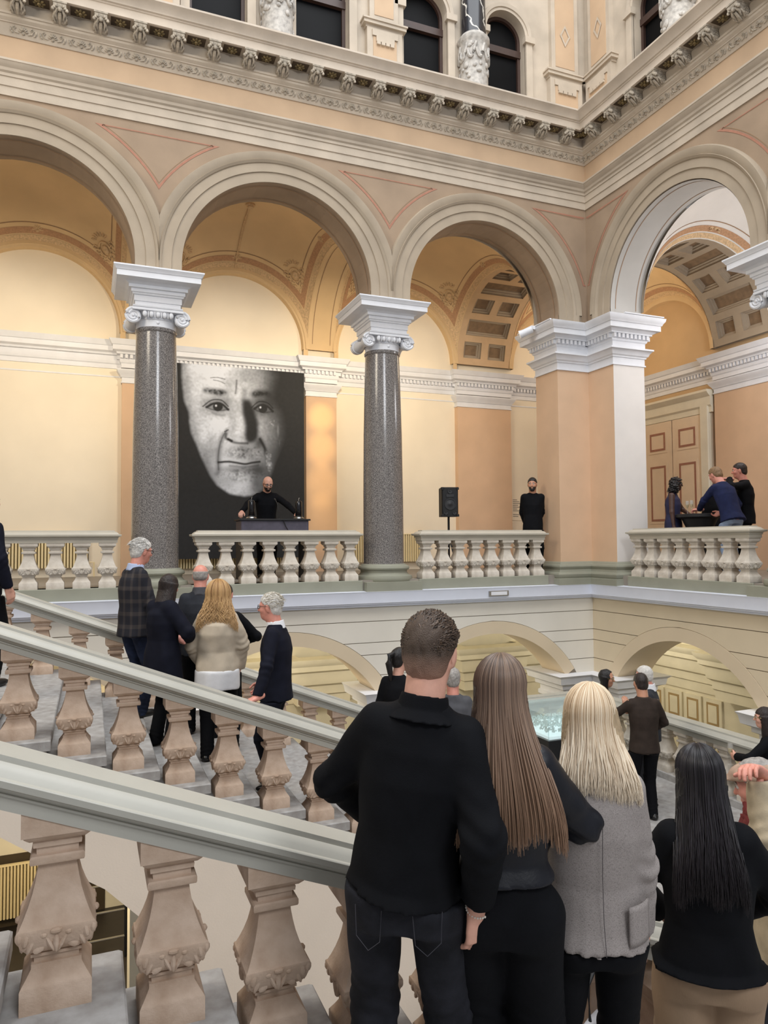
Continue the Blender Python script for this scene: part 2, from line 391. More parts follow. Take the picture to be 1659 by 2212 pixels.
def palmette_mesh():
    mb = MB(); R = lambda a: Matrix.Rotation(a, 3, 'Y')
    for k in range(-3, 4):
        a = k*.42; L = .05-.004*abs(k)
        mb.ell((math.sin(a)*.045, -.062-.028*math.cos(a), 8.05+.055*math.cos(a)-.0), (.011, .014, L*.62), 5, 4, R(a))
    mb.ell((0, -.055, 8.045), (.022, .016, .014), 6, 4)
    for sx in (-1, 1):
        mb.tube([(sx*.06, -.055, 8.045), (sx*.11, -.065, 8.055), (sx*.135, -.085, 8.095), (sx*.115, -.095, 8.12), (sx*.095, -.085, 8.10), (sx*.11, -.08, 8.085)], [.008, .011, .011, .01, .009, .006], 5)
        mb.ell((sx*.165, -.075, 8.085), (.012, .012, .035), 5, 4); mb.ell((sx*.15, -.06, 8.05), (.012, .012, .022), 5, 4, R(sx*.8))
    return mb.mesh('palmette', M_ORN, 45)
mo, ro_, rf, pa = modillion_mesh(), rosette_mesh(), rosframe_mesh(), palmette_mesh()
for s in 'AB':
    k = 0
    while True:
        u = .60+.543*k
        if u > (9.9 if s == 'A' else 5.0): break
        M = MT(s) @ Matrix.Translation((u, 0, 0)) @ Matrix.Diagonal((1, 1, 1, 1))
        put(mo, 'modillion', ent, M=M)
        M2 = MT(s) @ Matrix.Translation((u-.2715, 0, 0)); r1 = put(rf, 'rosette_recess', ent, M=M2); put(ro_, 'rosette', r1)
        k += 1
    for k in range(26 if s == 'A' else 12):
        put(pa, 'palmette', ent, M=MT(s) @ Matrix.Translation((.22+.382*k, 0, 0)))
# upper storey behind the cornice
WIN = [(1.15, 2.0), (2.83, 3.72), (4.74, 5.69), (6.51, 7.43), (8.55, 9.5)]
PED = [4.11, 7.92]
wn = 0
for s in 'AB':
    ue = 10.2 if s == 'A' else 6.0
    wins = [w_ for w_ in WIN if w_[1] < ue]
    mb = MB(); arch_wall(mb, s, -.25 if s == 'A' else -.25, ue, 8.72, 14.0, [((a+b)/2, 10.42, (b-a)/2, 10.42) for a, b in wins], .25, .62)
    up = mb.build('wall_upper_'+SIDE[s], M_ENT, kind='structure')
    for a, b in wins:
        c, r = (a+b)/2, (b-a)/2; mb = MB()
        arc_band(mb, s, c, 10.42, [(r, .25), (r, .225), (r+.05, .22), (r+.055, .20), (r+.12, .19), (r+.14, .25)], n=24)
        for sg in (-1, 1):
            e = c+sg*(r+.07); pts = [T(s, e+dx*.5, v, 0) for dx, v in ((-.14, .25), (-.14, .20), (.14, .20), (.14, .25))]
            mb.box(*sorted((T(s, e-.07, .2, 0)[0], T(s, e+.07, .26, 0)[0])), *sorted((T(s, e-.07, .2, 0)[1], T(s, e+.07, .26, 0)[1])), 8.72, 10.3)
            q0, q1 = T(s, e-.11, .16, 0), T(s, e+.11, .27, 0)
            mb.box(min(q0[0], q1[0]), max(q0[0], q1[0]), min(q0[1], q1[1]), max(q0[1], q1[1]), 10.3, 10.42)
        mb.build('window_surround', M_ENT, up, 30)
        wn += 1
        fr = empty('window_%d' % wn, kind='structure'); mb = MB()
        def bar(u0, u1, v0, v1, z0, z1):
            q0, q1 = T(s, u0, v0, 0), T(s, u1, v1, 0); mb.box(min(q0[0], q1[0]), max(q0[0], q1[0]), min(q0[1], q1[1]), max(q0[1], q1[1]), z0, z1)
        bar(a, a+.06, .42, .5, 8.72, 10.42); bar(b-.06, b, .42, .5, 8.72, 10.42); bar(a, b, .40, .5, 10.12, 10.25); bar(a, b, .42, .5, 8.72, 8.85)
        arc_band(mb, s, c, 10.42, [(r, .5), (r, .42), (r-.06, .42), (r-.06, .5)], n=20)
        mb.build('window_frame', M_WOODD, fr)
        mb = MB(); bar(a, b, .475, .485, 8.72, 10.9); mb.build('pane', M_PANE, fr)
    # pilasters on pedestals
    for pc in [None]+PED:
        if pc and pc > ue: continue
        e = empty('pilaster_upper', parent=up)
        u0, u1 = (-.12, .70) if pc is None else (pc-.37, pc+.37)
        def bx(mb, ua, ub, v0, v1, z0, z1):
            q0, q1 = T(s, ua, v0, 0), T(s, ub, v1, 0); mb.box(min(q0[0], q1[0]), max(q0[0], q1[0]), min(q0[1], q1[1]), max(q0[1], q1[1]), z0, z1)
        mb = MB(); bx(mb, u0, u1, .1, .3, 8.72, 8.95); bx(mb, u0+.04, u1-.04, .13, .3, 8.95, 9.72)
        for d, z0, z1 in ((-.02, 9.72, 9.77), (.03, 9.77, 9.83), (.05, 9.83, 9.86)): bx(mb, u0-d, u1+d, .12-d, .3, z0, z1)
        mb.build('pedestal', M_WHITE if False else M_ENT, e)
        mb = MB(); bx(mb, u0+.15, u1-.15, .118, .2, 9.06, 9.56); mb.build('pedestal_panel', M_FRZ, e)
        mb = MB(); bx(mb, u0+.13, u1-.13, .10, .2, 9.57, 9.68); bx(mb, u0+.2, u1-.2, .09, .2, 9.47, 9.57)
        for k in range(4): bx(mb, u0+.2+k*(u1-u0-.4)/4+.008, u0+.2+(k+1)*(u1-u0-.4)/4-.008, .085, .2, 9.42, 9.47)
        mb.build('guttae', M_ENT, e)
        mb = MB(); bx(mb, u0+.10, u1-.10, .16, .3, 9.86, 12.0); mb.build('pilaster_shaft', M_ENT, e)
        mb = MB(); bx(mb, u0+.19, u1-.19, .152, .2, 9.98, 12.0); mb.build('pilaster_panel', M_FRZ, e)
        mb = MB(); c = (u0+u1)/2
        mb.add([T(s, c+x, .14, 10.62+z) for x, z in ((0, .22), (.12, 0), (0, -.22), (-.12, 0), (0, .15), (.08, 0), (0, -.15), (-.08, 0))], [(0, 1, 5, 4), (1, 2, 6, 5), (2, 3, 7, 6), (3, 0, 4, 7)])
        mb.build('lozenge', M_ENT, e)
    # marble columns between the paired windows, on carved drums
    for uc in (2.35, 6.03):
        if uc > ue: continue
        e = empty('upper_column', T(s, uc, .12, 8.72), label='black veined marble column on a white carved drum above the '+('back wall, '+('nearest the corner' if uc < 3 else 'over the middle arch') if s == 'A' else 'right-hand wall'), cat='column', group='marble columns of the upper storey')
        mb = MB(); mb.lathe([(.23, 1.3), (.225, 2.4), (.215, 3.3)], 24); mb.build('shaft', M_MARB, e, 40)
        mb = MB(); mb.lathe([(.31, 0), (.31, .16), (.27, .2), (.25, .3), (.255, .6), (.26, 1.1), (.275, 1.14), (.30, 1.18), (.30, 1.23), (.26, 1.27), (.235, 1.31)], 28); mb.build('drum', M_DRUM, e, 35)
        mb = MB()
        for k in range(60):
            a = random.uniform(0, 2*PI); z = random.uniform(.34, 1.06); rr = random.uniform(.03, .055)
            mb.ell((.262*math.cos(a), .262*math.sin(a), z), (rr, .022, rr*random.uniform(.6, 1.3)), 7, 5, Matrix.Rotation(a+PI/2, 3, 'Z'))
        for k in range(10):
            a = k*2*PI/10; mb.tube([(.27*math.cos(a+t*.5), .27*math.sin(a+t*.5), .95-.16*math.sin(t*PI)) for t in np.linspace(0, 1.25, 8)], [.03]*8, 6)
        mb.build('carved_garland', M_DRUM, e, 50)

# corner pier
PIER = [(-.71, .71), (-.71, 0), (0, 0), (0, -.71), (.71, -.71), (.71, .71)]
pr = empty('pier', (0, 0, 0), label='peach corner pier with white dentilled capital and sage base', cat='pier')
MB().path(PIER, [(0, .3), (0, 4.1)], True).build('shaft', M_PEACH, pr)
MB().box(.002, .708, -.716, -.70, .37, 3.97).build('jamb_lit_panel', mat('jamb_painted_light', (226, 220, 214), .7, .03, 2), pr)  # thin pale panel: bright light on this peach jamb put into its colour
MB().path(PIER, [(0, -.06), (.16, -.06), (.16, .06), (.13, .07), (.15, .1), (.155, .14), (.14, .17), (.09, .18), (.075, .23), (.085, .24), (.10, .28), (.09, .31), (.04, .32), (.02, .36), (0, .37)], True).build('base', M_SAGE, pr, 30)
CAPP = [(0, 3.97), (.025, 3.97), (.025, 3.995), (.01, 4.0), (.01, 4.11), (.03, 4.115), (.035, 4.14), (.06, 4.16), (.075, 4.2), (.115, 4.245), (.13, 4.25), (.13, 4.28), (.02, 4.30), (.02, 4.40), (.045, 4.42), (.05, 4.45), (.05, 4.46), (.05, 4.53), (.11, 4.535), (.11, 4.56), (.16, 4.60), (.22, 4.605), (.22, 4.70), (.235, 4.705), (.25, 4.74), (.28, 4.78), (.29, 4.83), (0, 4.84)]
MB().path(PIER, CAPP, True).build('capital', M_WHITE, pr, 30)
mb = MB(); mb.add([(*p, 4.835) for p in [(-.98, .98), (-.98, -.0), (-.27, -.27), (0, -.98), (.98, -.98), (.98, .98)]], [(0, 1, 2, 3, 4, 5)])
def dentils(mb, pts, off, z0, z1, wd=.050, gap=.043, dep=.06, closed=False):
    n = len(pts)
    for i in range(n if closed else n-1):
        a, b = Vector(pts[i]), Vector(pts[(i+1) % n]); d = (b-a); Ln = d.length; d.normalize(); r = Vector((d.y, -d.x))
        x = .0-off; 
        while x < Ln+off-wd:
            p, q = a+d*x+r*off, a+d*(x+wd)+r*off; p2, q2 = p+r*dep, q+r*dep
            mb.add([(*p, z0), (*q, z0), (*q2, z0), (*p2, z0), (*p, z1), (*q, z1), (*q2, z1), (*p2, z1)], [(0, 1, 2, 3), (4, 5, 6, 7), (3, 2, 6, 7), (0, 3, 7, 4), (1, 2, 6, 5)])
            x += wd+gap
mb = MB(); dentils(mb, PIER, .05, 4.455, 4.53, closed=True); mb.build('dentils', M_WHITE, pr, kind='stuff')

# granite columns with Ionic capitals and imposts
def volute(mb, c, sx, r0=.115, y=0.0, dep=.06):
    # spiral scroll lying in the xz plane
    n = 40; pts = []; rad = []
    for i in range(n):
        t = i/(n-1); a = PI/2-sx*t*2.3*2*PI; r = r0*(1-t)**.9*.88+.012
        pts.append((c[0]+r*math.cos(a), c[1]+y-.012*t, c[2]+r*math.sin(a))); rad.append(.020*(1-t)+.008)
    mb.tube(pts, rad, 6)
    mb.lathe([], 3) if False else None
    R = [[(c[0]+rr*math.cos(2*PI*j/24), c[1]+yy, c[2]+rr*math.sin(2*PI*j/24)) for j in range(24)] for rr, yy in ((.02, y-.012), (r0*.95, y+.005), (r0, y+.02), (r0*.98, y+dep))]
    mb.loft(R, True, True); mb.ell((c[0], c[1]+y-.02, c[2]), (.022, .014, .022), 8, 5)
def column_parts():
    d = {}
    mb = MB(); mb.lathe([(.355, .39), (.35, .42), (.349, .8), (.345, 1.6), (.334, 2.6), (.315, 3.4), (.297, 3.98), (.312, 4.0), (.315, 4.03), (.30, 4.05)], 48); d['shaft'] = (mb.mesh('shaft', M_GRAN, 30))
    mb = MB(); mb.lathe([(.47, .09), (.485, .11), (.492, .15), (.48, .19), (.44, .20), (.425, .215), (.40, .25), (.405, .285), (.435, .295), (.445, .32), (.435, .35), (.40, .36), (.385, .38), (.36, .39)], 48); d['base'] = mb.mesh('base', M_SAGE, 30)
    mb = MB(); mb.box(-.5, .5, -.5, .5, -.06, .1); d['plinth'] = mb.mesh('plinth', M_SAGE)
    mb = MB()
    mb.lathe([(.295, 4.05), (.30, 4.15), (.315, 4.16), (.30, 4.18), (.33, 4.23), (.36, 4.27), (.33, 4.29)], 40)
    for sx in (-1, 1):
        volute(mb, (sx*.355, -.30, 4.185), sx); 
        b2 = MB(); volute(b2, (sx*.355, -.30, 4.185), sx); mb.add([(x, -y, z) for x, y, z in b2.v], b2.f)
        # bolster between front and back volute
        pr_ = [(.10, -.27), (.085, -.15), (.06, -.03), (.06, .03), (.085, .15), (.10, .27)]
        mb.loft([[(sx*.355+r*math.cos(2*PI*j/16), y, 4.185+r*math.sin(2*PI*j/16)) for j in range(16)] for r, y in pr_])
    for k in range(-2, 3):
        mb.ell((k*.095, -.325, 4.225), (.036, .03, .052), 8, 6); mb.ell((k*.095, .325, 4.225), (.036, .03, .052), 8, 6)
    for k in range(-2, 2):
        for yy in (-.34, .34): mb.ell((k*.095+.0475, yy, 4.215), (.010, .015, .05), 5, 4)
    for k in range(14):
        mb.ell((-.3+.6*k/13, -.345, 4.285), (.016, .012, .010), 5, 4)
    for sy in (-1, 1):
        mb.box(-.37, .37, sy*.33-.03, sy*.33+.03, 4.27, 4.305)
    mb.box(-.30, .30, -.30, .30, 4.27, 4.305); mb.ell((0, -.30, 4.11), (.025, .012, .025), 8, 4)
    d['capital'] = mb.mesh('capital', M_WHITE, 40)
    mb = MB(); mb.sq([(.335, 4.305), (.36, 4.315), (.365, 4.335), (.33, 4.35), (.33, 4.40), (.345, 4.405), (.345, 4.49), (.365, 4.495), (.375, 4.52), (.39, 4.525), (.39, 4.575), (.425, 4.58), (.425, 4.625), (.45, 4.64), (.49, 4.665), (.60, 4.675), (.60, 4.755), (.61, 4.76), (.625, 4.79), (.645, 4.815), (.645, 4.835)])
    d['impost'] = mb.mesh('impost', M_WHITE, 30)
    return d
CP = column_parts()
cl = {('A', 0): 'grey granite column with white Ionic capital just right of the portrait banner', ('A', 1): 'grey granite column with white Ionic capital just left of the portrait banner',
      ('B', 0): 'column with white Ionic capital cut by the right edge of the photo', ('A', 2): 'grey granite column beyond the left edge'}
for s, i in (('A', 0), ('A', 1), ('B', 0)):
    e = empty('column', T(s, UCOL[i], .35, 0), rz=0 if s == 'A' else -PI/2, label=cl[(s, i)], cat='column', group='granite gallery columns')
    for n_, me in CP.items(): put(me, n_, e)

# white ledge under the balustrades and the lower arcade
led = empty('trim_2', kind='structure')
MB().path(PTH, [(-.3, -.31), (.06, -.31), (.08, -.305), (.09, -.275), (.12, -.27), (.125, -.25), (.15, -.24), (.155, -.075), (.165, -.055), (.0, -.045), (-.3, -.045)]).build('ledge', M_LEDGE, led, 30)
MB().path(PTH, [(-.6, -.3), (-.6, -.07), (-3.5, -.07)]).build('slab_edge', M_WHITE, led)
ZC2, RO2, RI2, ZSP2 = -2.69, 2.03, 1.83, -1.70
LUC = {'A': [2.19, 5.95, 9.75], 'B': [2.19, 5.95]}
CRS = [-.31, -.55, -.90, -1.10, -1.44, -1.70]
for s in 'AB':
    ue = 11.6 if s == 'A' else 7.9
    mb = MB(); arch_wall(mb, s, 0, ue, ZSP2, -.3, [(c, ZC2, RI2, ZSP2) for c in LUC[s]], .0, .7)
    lw = mb.build('wall_lower_'+SIDE[s], M_JOINT, kind='structure')
    for c in LUC[s]:
        a0 = math.asin((ZSP2-ZC2)/RI2); mb = MB()
        arc_band(mb, s, c, ZC2, [(RI2-.02, .7), (RI2-.02, -.03), (RO2, -.03), (RO2, .01)], a0-.01, PI-a0+.01, 36); mb.build('arch_ring', M_LOWARCH, lw, 40)
    edges = [0.0]+[x for c in LUC[s] for x in (c, c)]+[ue]
    for k in range(0, len(edges), 2):
        cl_, cr_ = edges[k], edges[k+1] if k+1 < len(edges) else ue
        for z1, z0 in zip(CRS[:-1], CRS[1:]):
            z0 = z0+.006; z1 = z1-.006; zs_ = np.linspace(z0, z1, 41)
            def edge(c, sg, z):
                if c in (0.0, ue): return c
                h = z-ZC2; q = RO2+.006
                return c+sg*(math.sqrt(max(q*q-h*h, 0)) if h < q else 0)
            Lp = [(edge(cl_, 1, z), z) for z in zs_]; Rp = [(edge(cr_, -1, z), z) for z in zs_]
            if Lp[0][0] >= Rp[0][0]: continue
            mb = MB(); 
            for v_ in (-.022,):
                R = [[T(s, a[0], -.022, a[1]), T(s, max(b[0], a[0]), -.022, b[1])] for a, b in zip(Lp, Rp)]
                mb.loft(R, closed=False)
            for q in (Lp, Rp): mb.loft([[T(s, p[0], -.022, p[1]), T(s, p[0], .005, p[1])] for p in q], closed=False)
            mb.loft([[T(s, p[0], -.022, p[1]), T(s, p[0], .005, p[1])] for p in (Lp[-1], Rp[-1])], closed=False)
            mb.loft([[T(s, p[0], -.022, p[1]), T(s, p[0], .005, p[1])] for p in (Lp[0], Rp[0])], closed=False)
            mb.build('stone_course', M_LOW if s == 'A' else mat('lower_wall_warm', (216, 200, 172), .75, .03, 1.5, .03, 60), lw)
    for i, c in enumerate(LUC[s]):
        for sg in (1,):
            ua = c+1.50
            ub = (LUC[s][i+1]-1.50) if i+1 < len(LUC[s]) else ue
            if ub <= ua: continue
            q = [T(s, ua, 0, 0)[:2], T(s, ub, 0, 0)[:2], T(s, ub, .7, 0)[:2], T(s, ua, .7, 0)[:2]]
            if s == 'A': q = [q[1], q[0], q[3], q[2]]
            e = empty('lower_pier', parent=lw)
            MB().path(q, [(0, ZLOW), (0, -2.3)], True).build('shaft', M_LOWC, e)
            MB().path(q, [(0, -2.32), (.03, -2.32), (.03, -2.2), (.06, -2.17), (.06, -2.1), (.03, -2.08), (.03, -2.0), (.1, -1.97), (.1, -1.9), (.2, -1.86), (.22, -1.75), (.25, -1.70), (0, -1.69)], True).build('capital', M_WHITE, e, 30)
# lower corner pier
q = [(-.69, .69), (-.69, 0), (0, 0), (0, -.69), (.69, -.69), (.69, .69)]
e = empty('lower_pier', label='pale corner pier of the lower arcade with a wide white cornice', cat='pier')
MB().path(q, [(0, ZLOW), (0, -2.3)], True).build('shaft', M_LOWC, e)
MB().path(q, [(0, -2.32), (.03, -2.32), (.03, -2.2), (.06, -2.17), (.06, -2.1), (.03, -2.08), (.03, -2.0), (.1, -1.97), (.1, -1.9), (.2, -1.86), (.22, -1.75), (.28, -1.70), (0, -1.69)], True).build('capital', M_WHITE, e, 30)
# ------------------------------------------------------------------ gallery
YB, YP = 4.10, 3.95
pils = [(-12.0, -11.33), (-8.26, -7.56), (-4.47, -3.77), (-.74, .73)]
GP = [(-12.5, YB)]
for a, b in pils[1:]: GP += [(a, YB), (a, YP), (b, YP), (b, YB)]
GP += [(YB, YB)]
for a, b in ((.73, -.74), (-3.77, -4.47), (-7.56, -8.26)): GP += [(YB, a), (YP, a), (YP, b), (YB, b)]
GP += [(YB, -9.0)]
mb = MB(); mb.add([(-12.5, YB, GF-.2), (YB, YB, GF-.2), (YB, YB, 8.5), (-12.5, YB, 8.5)], [(0, 1, 2, 3)]); wb = mb.build('wall_gallery_back', M_CREAM, kind='structure')
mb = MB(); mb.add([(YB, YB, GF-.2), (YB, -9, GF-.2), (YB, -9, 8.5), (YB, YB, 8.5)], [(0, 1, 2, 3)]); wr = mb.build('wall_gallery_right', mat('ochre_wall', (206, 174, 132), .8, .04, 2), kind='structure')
mb = MB(); mb.box(-12.5, -12.4, -.2, YB, GF-.2, 8.0); mb.build('wall_gallery_left', M_CREAM, kind='structure')
for a, b in pils[1:]:
    e = empty('pilaster', parent=wb); MB().box(a, b, YP, YB, GF, 4.0).build('pilaster_shaft', M_PEACH, e)
    MB().path([(a, YB), (a, YP), (b, YP), (b, YB)], [(0, 3.97), (.02, 3.97), (.02, 3.995), (.005, 4.0), (.005, 4.08), (.025, 4.09), (.03, 4.11), (.06, 4.15), (.09, 4.20), (.10, 4.22), (.10, 4.24), (0, 4.25)]).build('pilaster_capital', M_WHITE, e, 30)
for a, b in ((.73, -.74), (-3.77, -4.47), (-7.56, -8.26)):
    e = empty('pilaster', parent=wr); MB().box(YP, YB, b, a, GF, 4.0).build('pilaster_shaft', M_PEACH, e)
    MB().path([(YB, a), (YP, a), (YP, b), (YB, b)], [(0, 3.97), (.02, 3.97), (.02, 3.995), (.005, 4.0), (.005, 4.08), (.025, 4.09), (.03, 4.11), (.06, 4.15), (.09, 4.20), (.10, 4.22), (.10, 4.24), (0, 4.25)]).build('pilaster_capital', M_WHITE, e, 30)
t3 = empty('trim_3', kind='structure')
MB().path(GP, [(0, 4.27), (.02, 4.275), (.02, 4.36), (.04, 4.38), (.05, 4.42), (.04, 4.45), (.04, 4.53), (.10, 4.535), (.115, 4.57), (.18, 4.60), (.18, 4.69), (.20, 4.70), (.23, 4.76), (.25, 4.80), (0, 4.85)]).build('gallery_cornice', M_WHITE, t3, 30)
MB().path(GP, [(0, 4.10), (.012, 4.10), (.012, 4.125), (0, 4.13)]).build('gallery_fillet', M_WHITE, t3)
mb = MB(); dentils(mb, GP[1:-1], .04, 4.455, 4.53); mb.build('gallery_dentils', M_WHITE, t3, kind='stuff')
# floors
fl = MB(); fl.box(-12.5, YB, .0, YB, GF-.2, GF); fl.build('floor_gallery_back', M_FLOOR, kind='structure')
fl = MB(); fl.box(.0, YB, -9, .0, GF-.2, GF); fl.build('floor_gallery_right', M_FLOOR, kind='structure')
fl = MB(); fl.box(-15, 6, -16, 6, ZLOW-.2, ZLOW); fl.build('floor_lower', M_DFLOOR, kind='structure')
# sail vaults
def vault(name, x0, x1, y0, y1, zs, m, n=26, borders='', parent=None):
    cx, cy, hx, hy = (x0+x1)/2, (y0+y1)/2, (x1-x0)/2, (y1-y0)/2; R = math.hypot(hx, hy)
    def P(dx, dy, o=0.0): return (cx+dx, cy+dy, zs+math.sqrt(max((R-o)**2-dx*dx-dy*dy, 0)))
    g = [math.sin(t*PI/2) for t in np.linspace(-1, 1, n+1)]
    mb = MB(); mb.loft([[P(hx*a, hy*b) for a in g] for b in g], closed=False)
    o = mb.build(name, m, parent, 60, **({'kind': 'structure'} if parent is None else {}))
    def strip(ax, d0, d1, mt, nm, off):
        H = hx if ax == 'y' else hy; o_ = hy if ax == 'y' else hx
        sg = 1 if d0 > 0 else -1
        mb = MB(); rows = []
        for t in np.linspace(-1, 1, 33):
            row = []
            for dd in (d0, d1):
                lim = H-abs(abs(o_)-abs(dd)); a = math.sin(t*PI/2)*lim
                row.append(P(a, dd, off) if ax == 'y' else P(dd, a, off))
            rows.append(row)
        mb.loft(rows, closed=False); mb.build(nm, mt, o, 60)
    for ax, sg in [b for b in (('y', 1), ('y', -1), ('x', 1), ('x', -1)) if (b[0]+('+' if b[1] > 0 else '-')) in borders]:
        H = hy if ax == 'y' else hx
        strip(ax, sg*(H-.02), sg*(H-.10), M_BANDL, 'vault_fillet', .006)
        strip(ax, sg*(H-.12), sg*(H-.22), M_BAND, 'vault_band', .006)
        strip(ax, sg*(H-.29), sg*(H-.305), M_LINE, 'vault_line', .006)
    return o, P, (cx, cy, hx, hy, R)
def cartouche_mesh():
    mb = MB(); random.seed(3)
    mb.ell((0, 0, -.03), (.06, .03, .085), 10, 7)
    mb.tube([(.1*math.cos(t), 0, -.02+.13*math.sin(t)) for t in np.linspace(0, 2*PI, 20)], .016, 6)
    for k in range(7):
        a = PI*(.12+.76*k/6); mb.ell((.13*math.cos(a), 0, .14+.10*math.sin(a)), (.022, .018, .05), 6, 4, Matrix.Rotation(PI/2-a, 3, 'Y'))
    for sx in (-1, 1):
        for k in range(6):
            t = k/5; mb.tube([(sx*(.17-.12*t)+.035*math.cos(b), 0, .05-.36*t+.035*math.sin(b)) for b in np.linspace(0, 5.2, 9)], [.012]*9, 5)
    mb.ell((0, 0, -.36), (.03, .02, .10), 6, 5)
    return mb.mesh('cartouche', M_BANDL, 50)
def shell_mesh():
    mb = MB()
    for k in range(7):
        a = PI*(.05+.9*k/6); mb.ell((.06*math.cos(a), 0, .07*math.sin(a)), (.018, .02, .05), 6, 4, Matrix.Rotation(PI/2-a, 3, 'Y'))
    for sx in (-1, 1): mb.tube([(sx*.1+.03*math.cos(b)*sx, 0, -.03+.03*math.sin(b)) for b in np.linspace(0, 5.5, 9)], [.011]*9, 5)
    mb.ell((0, -.01, -.01), (.03, .02, .03), 7, 5)
    return mb.mesh('shell_ornament', M_BANDL, 50)
CAR, SHL = cartouche_mesh(), shell_mesh()
BAYS = [(-11.4, -8.2), (-7.6, -4.42), (-3.82, -.74)]
for i, (a, b) in enumerate(BAYS):
    vo, P, (cx, cy, hx, hy, R) = vault('ceiling_vault_%d' % (i+1), a, b, .70, YP, 5.0, M_VAULT, borders='y+x+x-' if True else '')
    for sx in (-1, 1):
        p = Vector(P(sx*(hx-.40), hy-.40)); nrm = (Vector((cx, cy, 5.0))-p).normalized()
        Zv = Vector((0, 0, 1)); Zv = (Zv-nrm*Zv.dot(nrm)).normalized(); Yv = -nrm; Xv = Yv.cross(Zv)
        M = Matrix(((Xv.x, Yv.x, Zv.x, p.x), (Xv.y, Yv.y, Zv.y, p.y), (Xv.z, Yv.z, Zv.z, p.z), (0, 0, 0, 1)))
        M = Matrix.Translation(nrm*.02) @ M @ Matrix.Scale(1.15, 4)
        put(CAR, 'cartouche', vo, M=M)
    for dx, dy in ((0, hy-.17), (hx-.17, 0), (-hx+.17, 0)):
        p = Vector(P(dx, dy)); nrm = (Vector((cx, cy, 5.0))-p).normalized(); Zv = Vector((-dx, -dy, 0)).normalized(); Zv = (Zv-nrm*Zv.dot(nrm)).normalized(); Yv = -nrm; Xv = Yv.cross(Zv)
        put(SHL, 'shell_ornament', vo, M=Matrix(((Xv.x, Yv.x, Zv.x, p.x), (Xv.y, Yv.y, Zv.y, p.y), (Xv.z, Yv.z, Zv.z, p.z), (0, 0, 0, 1))))
    # lunette ring on the long wall
    mb = MB(); arc_band(mb, 'A', -(a+b)/2, 5.0, [(hx+.03, YP-.02), (hx-.05, YP-.02), (hx-.06, YP+.0), (hx-.10, YP+.01), (hx-.11, YB)], n=40); mb.build('lunette_ring', M_VAULT, vo, 40)
    mb = MB(); mb.loft([[(x_, YP, 4.8) for x_ in (a, a+.1)], [(x_, YP, 5.0) for x_ in (a, a+.1)]], closed=False); mb.loft([[(x_, YP, 4.8) for x_ in (b-.1, b)], [(x_, YP, 5.0) for x_ in (b-.1, b)]], closed=False); mb.build('lunette_foot', M_VAULT, vo)
# side gallery bays
for i, (a, b) in enumerate(((-3.82, -.74), (-7.6, -4.42))):
    vo, P, (cx, cy, hx, hy, R) = vault('ceiling_vault_%d' % (i+4), .70, YP, a, b, 5.0, M_VAULTW, borders='y+')
    if i == 0:
        p = Vector(P(0, hy-.17)); put(SHL, 'shell_ornament', vo, M=Matrix.Translation((p.x, p.y-.02, p.z)))
    mb = MB(); arc_band(mb, 'B', -(a+b)/2, 5.0, [(hy+.03, YP-.02), (hy-.05, YP-.02), (hy-.06, YP), (hy-.10, YP+.01), (hy-.11, YB)], n=40); mb.build('lunette_ring', M_VAULT, vo, 40)
vo, P, (cx, cy, hx, hy, R) = vault('ceiling_vault_6', .73, YP, .73, YP, 5.0, M_VAULT, borders='y+x+x-y-')
mb = MB(); arc_band(mb, 'A', -cx, 5.0, [(hx+.03, YP-.02), (hx-.05, YP-.02), (hx-.10, YP+.01), (hx-.11, YB)]); mb.build('lunette_ring', M_VAULT, vo, 40)
mb = MB(); arc_band(mb, 'B', -cy, 5.0, [(hy+.03, YP-.02), (hy-.05, YP-.02), (hy-.10, YP+.01), (hy-.11, YB)]); mb.build('lunette_ring', M_VAULT, vo, 40)
